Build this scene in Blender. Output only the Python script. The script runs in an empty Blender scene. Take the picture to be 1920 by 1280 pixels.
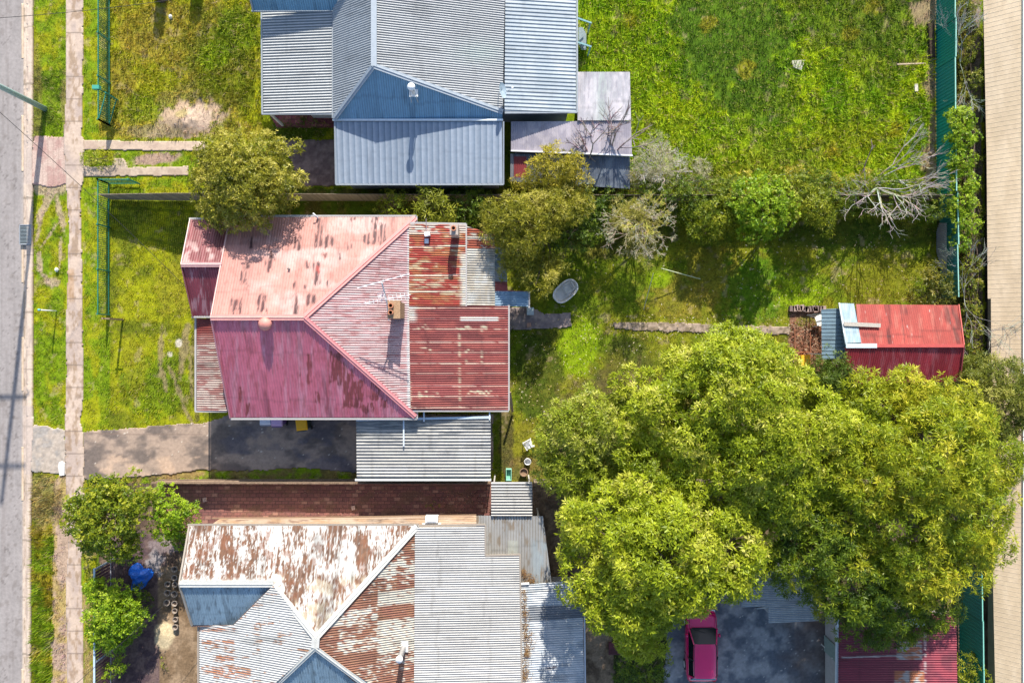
import bpy, math, random
import numpy as np
from mathutils import Vector
random.seed(7)
RNG = np.random.default_rng(11)
SC = bpy.context.scene
COL = SC.collection
# ------------------------------------------------------------------ camera, sky, sun, exposure
CAMH = 37.0
cam_d = bpy.data.cameras.new('camera')
cam_d.sensor_width = 36; cam_d.lens = 24; cam_d.clip_start = 0.5; cam_d.clip_end = 3000
cam = bpy.data.objects.new('camera', cam_d); COL.objects.link(cam)
cam.location = (0, 0, CAMH); cam.rotation_euler = (0, 0, 0)
SC.camera = cam
SUN_EL, SUN_AZ = math.radians(32.5), math.radians(6.5)
w = bpy.data.worlds.new('World'); SC.world = w; w.use_nodes = True
nt = w.node_tree; nt.nodes.clear()
wo = nt.nodes.new('ShaderNodeOutputWorld'); bg = nt.nodes.new('ShaderNodeBackground')
sky = nt.nodes.new('ShaderNodeTexSky'); sky.sky_type = 'NISHITA'; sky.sun_disc = False
sky.sun_elevation = SUN_EL; sky.sun_rotation = SUN_AZ; sky.air_density = 1.0; sky.dust_density = 1.0
bg.inputs['Strength'].default_value = 0.15
nt.links.new(sky.outputs[0], bg.inputs['Color']); nt.links.new(bg.outputs[0], wo.inputs['Surface'])
sd = bpy.data.lights.new('sun', 'SUN'); sd.energy = 5.0; sd.angle = math.radians(0.5); sd.color = (1.0, 0.94, 0.84)
sun = bpy.data.objects.new('sun', sd); COL.objects.link(sun)
S = Vector((math.cos(SUN_EL)*math.sin(SUN_AZ), math.cos(SUN_EL)*math.cos(SUN_AZ), math.sin(SUN_EL)))
sun.rotation_euler = S.to_track_quat('Z', 'Y').to_euler(); sun.location = S*80
SC.view_settings.view_transform = 'Standard'; SC.view_settings.look = 'None'
SC.view_settings.exposure = 0.8; SC.view_settings.gamma = 1.0

# ------------------------------------------------------------------ helpers
def G(px, py, z=0.0):
    return Vector(((px-960)/1280*(CAMH-z), -(py-640)/1280*(CAMH-z), z))

def tag(o, label=None, cat=None, group=None, kind=None):
    if label: o['label'] = label
    if cat: o['category'] = cat
    if group: o['group'] = group
    if kind: o['kind'] = kind
    return o

def empty(name, loc, label, cat, group=None):
    o = bpy.data.objects.new(name, None); COL.objects.link(o); o.location = loc
    o.empty_display_size = 0.3
    return tag(o, label, cat, group)

def origin_of(o):
    v = Vector((0, 0, 0))
    while o is not None:
        v += o.location; o = o.parent
    return v

def mesh_obj(name, verts, faces, mat, parent=None, cols=None, loc=None, smooth=False):
    """verts in world metres; stored relative to the parent (or to loc)."""
    V = np.asarray(verts, dtype=np.float64).reshape(-1, 3)
    if parent is not None: o0 = np.array(origin_of(parent))
    elif loc is not None: o0 = np.array(loc)
    else:
        o0 = np.array([(V[:, 0].min()+V[:, 0].max())/2, (V[:, 1].min()+V[:, 1].max())/2, V[:, 2].min()])
    V = V - o0
    me = bpy.data.meshes.new(name)
    if isinstance(faces, np.ndarray):
        k = faces.shape[1]; nf = faces.shape[0]
        me.vertices.add(len(V)); me.vertices.foreach_set('co', V.astype(np.float32).ravel())
        me.loops.add(nf*k); me.loops.foreach_set('vertex_index', faces.astype(np.int32).ravel())
        me.polygons.add(nf)
        me.polygons.foreach_set('loop_start', np.arange(0, nf*k, k, dtype=np.int32))
        me.polygons.foreach_set('loop_total', np.full(nf, k, dtype=np.int32))
        me.update(calc_edges=True)
    else:
        me.from_pydata([tuple(v) for v in V], [], faces); me.update()
    if cols is not None:
        a = me.attributes.new('Col', 'FLOAT_COLOR', 'POINT')
        c = np.ones((len(V), 4), dtype=np.float32); c[:, :3] = np.clip(cols, 0.002, 0.95)
        a.data.foreach_set('color', c.ravel())
    if smooth:
        me.polygons.foreach_set('use_smooth', np.ones(len(me.polygons), dtype=bool))
    o = bpy.data.objects.new(name, me); COL.objects.link(o)
    if mat is not None: me.materials.append(mat)
    if parent is not None: o.parent = parent
    else: o.location = o0
    return o

class MB:
    def __init__(s): s.v = []; s.f = []; s.c = []
    def _add(s, vs, fs, col=None):
        n = len(s.v); s.v += [tuple(v) for v in vs]; s.f += [tuple(i+n for i in f) for f in fs]
        s.c += [col if col else (0.5, 0.5, 0.5)]*len(vs); return s
    def box(s, c, size, rz=0, col=None, taper=1.0):
        x, y, z = size[0]/2, size[1]/2, size[2]/2; vs = []
        cs, sn = math.cos(rz), math.sin(rz)
        for dz in (-1, 1):
            t = taper if dz > 0 else 1
            for dx, dy in ((-1, -1), (1, -1), (1, 1), (-1, 1)):
                a, b = dx*x*t, dy*y*t
                vs.append((c[0]+a*cs-b*sn, c[1]+a*sn+b*cs, c[2]+dz*z))
        return s._add(vs, [(3, 2, 1, 0), (4, 5, 6, 7), (0, 1, 5, 4), (1, 2, 6, 5), (2, 3, 7, 6), (3, 0, 4, 7)], col)
    def bar(s, a, b, wd, h, col=None, up=(0, 0, 1)):
        a = Vector(a); b = Vector(b); d = (b-a).normalized(); up = Vector(up)
        sd_ = d.cross(up)
        if sd_.length < 1e-4: sd_ = Vector((1, 0, 0))
        sd_.normalize(); u = sd_.cross(d).normalized(); sd_ *= wd/2; u *= h/2
        vs = [a-sd_-u, a+sd_-u, a+sd_+u, a-sd_+u, b-sd_-u, b+sd_-u, b+sd_+u, b-sd_+u]
        return s._add(vs, [(0, 1, 2, 3), (7, 6, 5, 4), (0, 4, 5, 1), (1, 5, 6, 2), (2, 6, 7, 3), (3, 7, 4, 0)], col)
    def tube(s, pts, rad, n=8, cap=True, col=None):
        pts = [Vector(p) for p in pts]; m = len(pts)
        if not hasattr(rad, '__len__'): rad = [rad]*m
        vs = []; prev = None
        for i, p in enumerate(pts):
            d = (pts[min(i+1, m-1)]-pts[max(i-1, 0)]).normalized()
            if prev is None:
                t = d.cross(Vector((0, 0, 1)))
                if t.length < 1e-3: t = Vector((1, 0, 0))
            else: t = prev - d*prev.dot(d)
            t.normalize(); prev = t; q = d.cross(t)
            for k in range(n):
                a = 2*math.pi*k/n
                vs.append(p+(t*math.cos(a)+q*math.sin(a))*rad[i])
        fs = []
        for i in range(m-1):
            for k in range(n):
                k2 = (k+1) % n
                fs.append((i*n+k, i*n+k2, (i+1)*n+k2, (i+1)*n+k))
        if cap:
            fs.append(tuple(range(n-1, -1, -1))); fs.append(tuple(range((m-1)*n, m*n)))
        return s._add(vs, fs, col)
    def lathe(s, c, prof, n=16, col=None, sx=1, sy=1, rz=0):
        """prof: (radius, z) list around a vertical axis at c"""
        vs = []; cs, sn = math.cos(rz), math.sin(rz)
        for r, z in prof:
            for k in range(n):
                a = 2*math.pi*k/n; x = r*sx*math.cos(a); y = r*sy*math.sin(a)
                vs.append((c[0]+x*cs-y*sn, c[1]+x*sn+y*cs, c[2]+z))
        fs = []
        for i in range(len(prof)-1):
            for k in range(n):
                k2 = (k+1) % n
                fs.append((i*n+k, i*n+k2, (i+1)*n+k2, (i+1)*n+k))
        if prof[0][0] > 1e-4: fs.append(tuple(range(n-1, -1, -1)))
        if prof[-1][0] > 1e-4: fs.append(tuple(range((len(prof)-1)*n, len(prof)*n)))
        return s._add(vs, fs, col)
    def prism(s, pts, z0, z1, col=None):
        """pts: world xy outline, counter-clockwise; z0/z1 may be lists"""
        n = len(pts); z0 = z0 if hasattr(z0, '__len__') else [z0]*n; z1 = z1 if hasattr(z1, '__len__') else [z1]*n
        vs = [(p[0], p[1], z0[i]) for i, p in enumerate(pts)]+[(p[0], p[1], z1[i]) for i, p in enumerate(pts)]
        fs = [tuple(range(n-1, -1, -1)), tuple(range(n, 2*n))]+[(i, (i+1) % n, n+(i+1) % n, n+i) for i in range(n)]
        return s._add(vs, fs, col)
    def build(s, name, mat, parent=None, smooth=False, loc=None):
        return mesh_obj(name, s.v, s.f, mat, parent, cols=np.array(s.c), smooth=smooth, loc=loc)

# value noise
def _h(ix, iy, seed):
    n = (ix.astype(np.int64)*374761393+iy.astype(np.int64)*668265263+seed*974634777) & 0x7fffffff
    n = ((n ^ (n >> 13))*1274126177) & 0x7fffffff
    n = ((n ^ (n >> 16))*2246822519) & 0x7fffffff
    return (n & 0xffffff)/float(0xffffff)
def vn(x, y, seed=0):
    x = np.asarray(x, float); y = np.asarray(y, float)
    ix = np.floor(x); iy = np.floor(y); fx = x-ix; fy = y-iy
    fx = fx*fx*(3-2*fx); fy = fy*fy*(3-2*fy)
    a = _h(ix, iy, seed); b = _h(ix+1, iy, seed); c = _h(ix, iy+1, seed); d = _h(ix+1, iy+1, seed)
    return (a*(1-fx)+b*fx)*(1-fy)+(c*(1-fx)+d*fx)*fy
def fbm(x, y, seed=0, o=4):
    r = 0; a = 0.5; t = 0
    for i in range(o):
        r = r+a*vn(x*2**i+17.3*i, y*2**i-9.1*i, seed+i*13); t += a; a *= 0.55
    return r/t
def ss(a, b, x):
    t = np.clip((x-a)/(b-a), 0, 1); return t*t*(3-2*t)
def mix3(a, b, t):
    t = np.asarray(t)[..., None]; return np.asarray(a)*(1-t)+np.asarray(b)*t
def inpoly(px, py, poly):
    r = np.zeros(px.shape, bool); n = len(poly); j = n-1
    for i in range(n):
        xi, yi = poly[i]; xj, yj = poly[j]
        c = ((yi > py) != (yj > py)) & (px < (xj-xi)*(py-yi)/(yj-yi+1e-12)+xi)
        r ^= c; j = i
    return r

# ------------------------------------------------------------------ materials (all procedural)
def mat_col(name, rough=0.7, spec=0.4, nscale=12.0, namt=0.25, bump=0.2, bscale=40.0, metal=0.0, bdist=0.01):
    """reads the painted 'Col' attribute and breaks it up with noise"""
    m = bpy.data.materials.new(name); m.use_nodes = True; t = m.node_tree; P = t.nodes['Principled BSDF']
    a = t.nodes.new('ShaderNodeAttribute'); a.attribute_name = 'Col'
    tc = t.nodes.new('ShaderNodeTexCoord'); n = t.nodes.new('ShaderNodeTexNoise'); n.inputs['Scale'].default_value = nscale
    n.inputs['Detail'].default_value = 6; n.inputs['Roughness'].default_value = 0.7
    mr = t.nodes.new('ShaderNodeMapRange'); mr.inputs[1].default_value = 0.3; mr.inputs[2].default_value = 0.7
    mr.inputs[3].default_value = 1-namt; mr.inputs[4].default_value = 1+namt
    mx = t.nodes.new('ShaderNodeVectorMath'); mx.operation = 'SCALE'
    L = t.links.new
    L(tc.outputs['Object'], n.inputs['Vector']); L(n.outputs['Fac'], mr.inputs[0]); L(a.outputs['Color'], mx.inputs[0])
    L(mr.outputs[0], mx.inputs['Scale']); L(mx.outputs[0], P.inputs['Base Color'])
    P.inputs['Roughness'].default_value = rough; P.inputs['Specular IOR Level'].default_value = spec; P.inputs['Metallic'].default_value = metal
    if bump:
        n2 = t.nodes.new('ShaderNodeTexNoise'); n2.inputs['Scale'].default_value = bscale; n2.inputs['Detail'].default_value = 4
        b = t.nodes.new('ShaderNodeBump'); b.inputs['Strength'].default_value = bump; b.inputs['Distance'].default_value = bdist
        L(tc.outputs['Object'], n2.inputs['Vector']); L(n2.outputs['Fac'], b.inputs['Height']); L(b.outputs[0], P.inputs['Normal'])
    return m
def mat_plain(name, col, rough=0.6, spec=0.4, namt=0.12, nscale=6.0, metal=0.0, bump=0.1, coat=0):
    m = bpy.data.materials.new(name); m.use_nodes = True; t = m.node_tree; P = t.nodes['Principled BSDF']; L = t.links.new
    tc = t.nodes.new('ShaderNodeTexCoord'); n = t.nodes.new('ShaderNodeTexNoise'); n.inputs['Scale'].default_value = nscale
    n.inputs['Detail'].default_value = 5
    r = t.nodes.new('ShaderNodeValToRGB'); r.color_ramp.elements[0].position = 0.3; r.color_ramp.elements[1].position = 0.7
    c0 = [max(0, c*(1-namt*1.6)) for c in col]+[1]; c1 = [min(1, c*(1+namt)) for c in col]+[1]
    r.color_ramp.elements[0].color = c0; r.color_ramp.elements[1].color = c1
    L(tc.outputs['Object'], n.inputs['Vector']); L(n.outputs['Fac'], r.inputs[0]); L(r.outputs[0], P.inputs['Base Color'])
    P.inputs['Roughness'].default_value = rough; P.inputs['Specular IOR Level'].default_value = spec; P.inputs['Metallic'].default_value = metal
    if coat: P.inputs['Coat Weight'].default_value = coat; P.inputs['Coat Roughness'].default_value = 0.05
    if bump:
        b = t.nodes.new('ShaderNodeBump'); b.inputs['Strength'].default_value = bump; b.inputs['Distance'].default_value = 0.01
        n2 = t.nodes.new('ShaderNodeTexNoise'); n2.inputs['Scale'].default_value = 50
        L(tc.outputs['Object'], n2.inputs['Vector']); L(n2.outputs['Fac'], b.inputs['Height']); L(b.outputs[0], P.inputs['Normal'])
    return m
def mat_leaf(name, trans=0.3, rough=0.5, spec=0.35):
    m = bpy.data.materials.new(name); m.use_nodes = True; t = m.node_tree; P = t.nodes['Principled BSDF']; L = t.links.new
    a = t.nodes.new('ShaderNodeAttribute'); a.attribute_name = 'Col'
    L(a.outputs['Color'], P.inputs['Base Color']); P.inputs['Roughness'].default_value = rough; P.inputs['Specular IOR Level'].default_value = spec
    tr = t.nodes.new('ShaderNodeBsdfTranslucent'); L(a.outputs['Color'], tr.inputs['Color'])
    mx = t.nodes.new('ShaderNodeMixShader'); mx.inputs[0].default_value = trans
    L(P.outputs[0], mx.inputs[1]); L(tr.outputs[0], mx.inputs[2]); L(mx.outputs[0], t.nodes['Material Output'].inputs['Surface'])
    return m
M_GROUND = mat_col('ground_soil', 0.95, 0.1, 9, 0.35, 0.6, 25, bdist=0.03)
M_CONC = mat_col('concrete', 0.85, 0.25, 6, 0.16, 0.3, 60)
M_ROOF = mat_col('roof_sheet', 0.5, 0.4, 5, 0.10, 0.0)
M_PAINT = mat_col('painted', 0.55, 0.4, 6, 0.10, 0.05, 30)
M_WALL = mat_col('weatherboard_wall', 0.8, 0.3, 4, 0.12, 0.1, 20)
M_BRICK = mat_col('brick_work', 0.9, 0.2, 14, 0.3, 0.5, 40)
M_WOOD = mat_col('weathered_timber', 0.85, 0.2, 18, 0.3, 0.4, 50)
M_LEAF = mat_leaf('leaf', 0.42, 0.45, 0.3)
M_GRASS = mat_leaf('grass_blade', 0.35, 0.6, 0.2)
M_BARK = mat_col('bark', 0.9, 0.15, 8, 0.35, 0.5, 25)
M_GLASS = mat_plain('dark_glass', (0.008, 0.012, 0.016), 0.12, 0.3, 0.1, 2, bump=0)
M_CAR = mat_plain('red_car_paint', (0.68, 0.006, 0.115), 0.25, 0.5, 0.03, 2, bump=0, coat=0.8)
M_RUBBER = mat_plain('black_rubber', (0.02, 0.02, 0.02), 0.8)
M_TARP = mat_plain('blue_tarpaulin_plastic', (0.005, 0.13, 0.62), 0.45, 0.5, 0.2, 3, bump=0)
# ================================================================== GROUND COLOUR MAP (metres from the ground, kept on a raster)
RES = 3; X0, Y0, X1, Y1 = -240, -200, 2160, 1480
gx = np.arange(X0, X1+1, RES); gy = np.arange(Y0, Y1+1, RES)
GX, GY = np.meshgrid(gx.astype(float), gy.astype(float))
# edges get a small natural wobble
WX = GX+(fbm(GX/14, GY/14, 3, 3)-0.5)*9; WY = GY+(fbm(GX/14, GY/14, 5, 3)-0.5)*9
C_YG = (0.32, 0.335, 0.010); C_GR = (0.19, 0.285, 0.009); C_DG = (0.085, 0.135, 0.008); C_LIME = (0.26, 0.38, 0.008)
C_DRY = (0.36, 0.27, 0.10); C_DIRT = (0.36, 0.26, 0.19); C_SOIL = (0.13, 0.09, 0.065); C_BRN = (0.10, 0.065, 0.04)
GC = np.zeros(GX.shape+(3,)); GD = np.ones(GX.shape); GL = np.full(GX.shape, 0.10)
n1 = fbm(GX/60, GY/60, 21, 4); n2 = fbm(GX/18, GY/18, 22, 4)
GC[:] = mix3(C_GR, C_YG, ss(0.35, 0.65, n1))
def zone(poly, col=None, dens=None, length=None, soft=True, varcol=None, vs=30, seed=1, amt=1.0):
    m = inpoly(WX if soft else GX, WY if soft else GY, poly)
    if col is not None:
        c = np.array(col)[None, None, :]*np.ones(GX.shape+(1,))
        if varcol is not None: c = mix3(col, varcol, ss(0.38, 0.62, fbm(GX/vs, GY/vs, seed, 4)))
        GC[m] = GC[m]*(1-amt)+c[m]*amt
    if dens is not None: GD[m] = dens
    if length is not None: GL[m] = length
def blob(cx, cy, rx, ry, col, amt=1.0, dens=None, length=None, seed=3, rot=0.0, edge=0.6):
    a = math.radians(rot); dx = GX-cx; dy = GY-cy
    u = (dx*math.cos(a)+dy*math.sin(a))/rx; v = (-dx*math.sin(a)+dy*math.cos(a))/ry
    r = np.sqrt(u*u+v*v)+(fbm(GX/12, GY/12, seed, 3)-0.5)*edge
    k = (1-ss(0.75, 1.05, r))*amt
    GC[:] = mix3(GC, col, k)
    if dens is not None: GD[:] = GD*(1-k)+dens*k
    if length is not None: GL[:] = GL*(1-k)+length*k
# road side
zone([(58, -200), (128, -200), (128, 1480), (50, 1480)], C_YG, 1, 0.10, varcol=C_GR, vs=26, seed=31)
zone([(157, -200), (186, -200), (186, 1480), (157, 1480)], C_GR, 0.9, 0.09, varcol=C_YG, vs=20, seed=33)
zone([(60, 130), (126, 130), (126, 258), (60, 258)], C_GR, 1, 0.14, varcol=C_DG, seed=35)
blob(66, 190, 14, 120, (0.30, 0.20, 0.07), 0.4, seed=61)
blob(122, 190, 10, 60, C_DRY, 0.5, 0.5, seed=62)
# muddy tyre scars on the verge
for (cx, cy, rx, ry, ro) in ((85, 352, 34, 14, 0), (82, 385, 6, 38, 22), (72, 430, 5, 36, 8), (92, 380, 4, 30, 30), (112, 400, 6, 40, -12), (74, 490, 5, 30, -6), (84, 520, 5, 22, -40), (97, 528, 12, 10, 0), (112, 480, 3, 38, 2), (92, 440, 3, 30, 35)):
    blob(cx, cy, rx, ry, C_DIRT, 0.8, 0.25, seed=cx, rot=ro, edge=1.5)
# long dry verge grass at the bottom
zone([(50, 888), (104, 888), (100, 1480), (46, 1480)], (0.32, 0.27, 0.02), 1.0, 0.26, varcol=C_GR, vs=24, seed=41)
zone([(100, 900), (128, 888), (128, 1480), (96, 1480)], C_DRY, 0.45, 0.14, varcol=C_DIRT, vs=20, seed=42)
blob(80, 935, 40, 60, C_DRY, 0.7, 0.8, 0.2, seed=71)
zone([(104, 985), (140, 985), (146, 1070), (108, 1090)], C_DIRT, 0.1, soft=True)
zone([(157, 900), (180, 900), (178, 1480), (157, 1480)], C_YG, 0.6, 0.12, varcol=C_DRY, vs=18, seed=43)
# top left yard
zone([(186, -200), (492, -200), (492, 258), (186, 258)], C_YG, 1, 0.17, varcol=(0.38, 0.33, 0.03), vs=40, seed=45)
blob(300, 60, 90, 70, (0.33, 0.26, 0.03), 0.6, seed=81)
blob(420, 120, 80, 120, C_DG, 0.55, 1, 0.24, seed=82, edge=1.4)
blob(400, 105, 32, 30, C_LIME, 0.7, 1, 0.26, seed=83)
blob(445, 55, 45, 50, C_GR, 0.7, 1, 0.24, seed=84)
blob(270, 205, 60, 30, C_GR, 0.6, 1, 0.2, seed=85, edge=1.2)
blob(225, 150, 26, 60, (0.22, 0.18, 0.02), 0.5, seed=86)
blob(340, 180, 45, 28, C_DRY, 0.4, seed=87, edge=1.4)
blob(352, 230, 72, 44, (0.36, 0.26, 0.17), 1.0, 0.08, seed=88, rot=-8, edge=1.1)
blob(372, 222, 30, 26, (0.44, 0.33, 0.25), 0.8, 0.03, seed=188, edge=1.3)
blob(290, 248, 60, 16, (0.30, 0.24, 0.12), 0.8, 0.4, seed=89)
blob(343, 215, 14, 10, (0.3, 0.25, 0.1), 0.7, 0.4, seed=90)
# side entrance strip
zone([(186, 258), (628, 258), (628, 352), (186, 352)], C_GR, 1, 0.12, varcol=C_YG, vs=22, seed=46)
blob(290, 297, 52, 12, (0.33, 0.22, 0.17), 0.95, 0.1, seed=91, rot=-6)
blob(560, 240, 60, 26, C_DG, 0.9, 1, 0.2, seed=92)
# front lawn
zone([(205, 372), (400, 372), (436, 810), (205, 800)], C_YG, 1, 0.085, varcol=(0.17, 0.20, 0.012), vs=34, seed=47)
blob(290, 720, 70, 60, C_GR, 0.7, 1, 0.14, seed=93, edge=1.2)
blob(330, 540, 40, 60, (0.30, 0.28, 0.02), 0.7, seed=94, edge=1.2)
blob(250, 690, 30, 60, (0.28, 0.27, 0.015), 0.6, seed=95, edge=1.2)
for (cx, cy, rx, ry, ro) in ((301, 655, 5, 46, 2), (308, 715, 5, 26, -10), (345, 650, 9, 55, 8), (335, 735, 6, 30, -24), (350, 775, 5, 22, -30), (322, 700, 5, 20, -30), (360, 700, 7, 45, 0)):
    blob(cx, cy, rx, ry, (0.24, 0.18, 0.10), 0.8, 0.25, seed=cx, rot=ro, edge=1.0)
zone([(358, 590), (372, 590), (372, 790), (362, 790)], (0.16, 0.15, 0.03), 0.6, 0.1)
blob(335, 643, 7, 9, (0.5, 0.45, 0.38), .9, .1, seed=311, edge=.9)
blob(319, 664, 6, 6, (0.45, 0.4, 0.33), .9, .1, seed=312, edge=.9)
# strip south of the driveway and red gravel
zone([(205, 884), (670, 876), (670, 905), (205, 905)], (0.22, 0.17, 0.05), 0.8, 0.14, varcol=C_GR, vs=16, seed=48)
blob(330, 888, 55, 12, (0.34, 0.22, 0.09), 0.8, 0.5, seed=96)
# narrow side yard north of the red house
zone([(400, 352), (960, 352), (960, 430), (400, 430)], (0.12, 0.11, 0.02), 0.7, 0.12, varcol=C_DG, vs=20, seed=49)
# back yard of the red house
zone([(930, 352), (1760, 352), (1800, 900), (925, 900)], (0.15, 0.21, 0.010), 1, 0.085, varcol=(0.24, 0.25, 0.015), vs=36, seed=50)
blob(1085, 655, 40, 60, C_LIME, 0.9, 1, 0.10, seed=101, edge=0.9)
blob(1330, 510, 60, 60, (0.30, 0.25, 0.025), 0.7, seed=102, edge=1.4)
blob(1270, 560, 70, 45, (0.28, 0.22, 0.03), 0.6, seed=103, edge=1.4)
blob(1415, 545, 55, 70, (0.09, 0.22, 0.008), 0.6, seed=104, edge=1.6)
blob(1500, 555, 48, 45, C_LIME, 0.85, 1, 0.1, seed=105, edge=1.0)
blob(1645, 530, 80, 50, (0.20, 0.21, 0.012), 0.8, seed=106)
blob(1235, 525, 24, 18, C_LIME, 0.8, seed=107)
blob(1010, 700, 50, 110, (0.05, 0.075, 0.012), 0.7, 0.9, seed=108)  # dark of a tree's shadow put into the grass colour
blob(1180, 700, 60, 80, (0.08, 0.08, 0.02), 0.6, 0.8, seed=109)  # another tree shadow on the lawn, laid in as darker ground colour
blob(985, 840, 50, 60, (0.24, 0.22, 0.02), 0.8, seed=110, edge=1.0)
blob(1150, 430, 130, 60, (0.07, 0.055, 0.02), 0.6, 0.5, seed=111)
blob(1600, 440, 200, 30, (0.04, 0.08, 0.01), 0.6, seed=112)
blob(950, 820, 14, 110, (0.09, 0.075, 0.03), 0.8, 0.4, seed=113)
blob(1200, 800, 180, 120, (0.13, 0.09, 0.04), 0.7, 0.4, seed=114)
blob(1445, 650, 40, 30, (0.24, 0.2, 0.02), 0.6, seed=115)
blob(985, 880, 40, 30, (0.2, 0.12, 0.06), 0.5, 0.4, seed=116)
# leaf litter bed by the shed
zone([(1480, 578), (1545, 578), (1545, 700), (1478, 700)], (0.15, 0.075, 0.045), 0.05, varcol=(0.26, 0.14, 0.09), vs=5, seed=51)
blob(1510, 605, 26, 12, (0.15, 0.15, 0.02), 0.8, 0.6, seed=117)
# top right lawn
zone([(1085, -200), (1748, -200), (1748, 352), (1085, 352)], (0.19, 0.33, 0.006), 1, 0.22, varcol=(0.36, 0.47, 0.008), vs=40, seed=52)
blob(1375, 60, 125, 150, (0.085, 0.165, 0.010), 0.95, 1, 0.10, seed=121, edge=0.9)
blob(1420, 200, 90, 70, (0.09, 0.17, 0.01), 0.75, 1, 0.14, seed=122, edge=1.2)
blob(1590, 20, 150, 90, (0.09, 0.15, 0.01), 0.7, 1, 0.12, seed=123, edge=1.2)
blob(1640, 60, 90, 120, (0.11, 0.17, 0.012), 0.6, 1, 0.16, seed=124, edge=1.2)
blob(1612, 205, 36, 26, C_LIME, 0.8, seed=125, edge=1.2)
blob(1160, 120, 90, 170, (0.30, 0.42, 0.010), 0.7, seed=141, edge=1.5)
blob(1350, 280, 130, 60, (0.30, 0.42, 0.010), 0.6, seed=142, edge=1.5)
blob(1620, 270, 100, 60, (0.34, 0.43, 0.010), 0.7, seed=143, edge=1.5)
blob(1230, 250, 60, 60, (0.32, 0.42, 0.012), 0.6, seed=144, edge=1.5)
blob(1580, 255, 90, 34, (0.27, 0.33, 0.01), 0.7, seed=126, edge=1.5)
blob(1480, 300, 100, 40, (0.25, 0.30, 0.02), 0.6, seed=127, edge=1.5)
blob(1320, 330, 110, 30, (0.22, 0.24, 0.02), 0.6, seed=128, edge=1.5)
for (cx, cy) in ((1635, 15), (1590, 60), (1675, 240), (1560, 280), (1485, 320), (1330, 45), (1180, 40), (1400, 130)):
    blob(cx, cy, 18, 16, (0.34, 0.29, 0.02), 0.6, seed=cx, edge=1.4)
for (cx, cy, rx, ry) in ((1735, 20, 30, 34), (1742, 160, 12, 32), (1748, 245, 9, 50), (1742, 300, 16, 40), (1745, 90, 8, 50), (1700, 120, 34, 4)):
    blob(cx, cy, rx, ry, (0.27, 0.19, 0.12), 0.9, 0.15, seed=cx+cy, edge=1.2)
# strip behind the rear fence
zone([(1757, -200), (1828, -200), (1840, 1480), (1757, 1480)], (0.05, 0.065, 0.012), 0.9, 0.16, varcol=(0.13, 0.11, 0.02), vs=14, seed=53)
zone([(1822, -200), (1836, -200), (1852, 1480), (1826, 1480)], (0.27, 0.21, 0.16), 0.06, varcol=(0.2, 0.15, 0.1), vs=14, seed=54)
zone([(1843, -200), (2160, -200), (2160, 1480), (1852, 1480)], (0.05, 0.04, 0.035), 0.0, seed=55)
# south neighbour
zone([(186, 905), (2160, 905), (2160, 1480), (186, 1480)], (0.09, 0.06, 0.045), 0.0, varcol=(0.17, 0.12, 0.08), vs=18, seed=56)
zone([(208, 985), (310, 1000), (306, 1480), (205, 1480)], (0.075, 0.05, 0.055), 0.02, varcol=(0.14, 0.095, 0.085), vs=12, seed=57)
zone([(296, 1060), (376, 1060), (376, 1480), (300, 1480)], (0.27, 0.19, 0.12), 0.03, varcol=(0.18, 0.12, 0.07), vs=22, seed=58)
blob(309, 1190, 20, 28, (0.55, 0.44, 0.27), 1, 0, seed=131)
blob(290, 1055, 16, 22, (0.28, 0.25, 0.25), 0.9, 0, seed=132, edge=1.6)
blob(310, 1020, 26, 16, (0.25, 0.2, 0.2), 0.7, 0, seed=133, edge=1.8)
zone([(1000, 905), (1180, 905), (1180, 1480), (1093, 1480), (1030, 1000)], (0.13, 0.09, 0.06), 0.05, varcol=(0.24, 0.17, 0.11), vs=10, seed=59)
blob(1120, 1190, 22, 60, (0.30, 0.22, 0.15), 0.8, 0.02, seed=134, edge=1.4)
zone([(1150, 1120), (1260, 1120), (1240, 1480), (1150, 1480)], (0.06, 0.07, 0.02), 0.7, 0.14)

# mottling: weeds, worn spots and denser tufts
mot = fbm(GX/11, GY/9, 301, 3); lawn = GD > 0.5
GC[lawn] = mix3(GC, GC*np.array((0.45, 0.55, 0.8)), 0.38*ss(0.52, 0.70, mot))[lawn]
GC[lawn] = mix3(GC, GC*0+np.array((0.36, 0.33, 0.05)), 0.25*ss(0.62, 0.74, fbm(GX/7, GY/7, 302, 3)))[lawn]
w_ = lawn & (fbm(GX/16, GY/16, 303, 3) > 0.73); GC[w_] = GC[w_]*0.5+np.array((0.26, 0.19, 0.11))*0.5; GD[w_] *= 0.5
# ---- the ground sheet
vx = (GX-960)/1280*CAMH; vy = -(GY-640)/1280*CAMH
vz = (fbm(GX/25, GY/25, 77, 3)-0.5)*0.05
mound = np.exp(-(((GX-352)/42)**2+((GY-228)/24)**2)); vz += mound*0.28*(0.7+0.6*fbm(GX/9, GY/9, 78, 3))
sand = np.exp(-(((GX-309)/15)**2+((GY-1190)/20)**2)); vz += sand*0.15
vz -= ss(0.02, 0.0, vz)*0
vz = np.where(GX < 62, -0.2, vz-0.03)
ny, nx = GX.shape
idx = np.arange(ny*nx).reshape(ny, nx)
F = np.stack([idx[1:, :-1], idx[1:, 1:], idx[:-1, 1:], idx[:-1, :-1]], -1).reshape(-1, 4)
fine = 0.75+0.5*fbm(GX/5, GY/5, 79, 3)
gcol = GC*fine[..., None]*np.where(GD > 0.5, 0.8, 1.0)[..., None]
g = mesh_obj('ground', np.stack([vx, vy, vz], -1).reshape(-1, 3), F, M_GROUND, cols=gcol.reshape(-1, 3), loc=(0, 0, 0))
tag(g, kind='structure')
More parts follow.
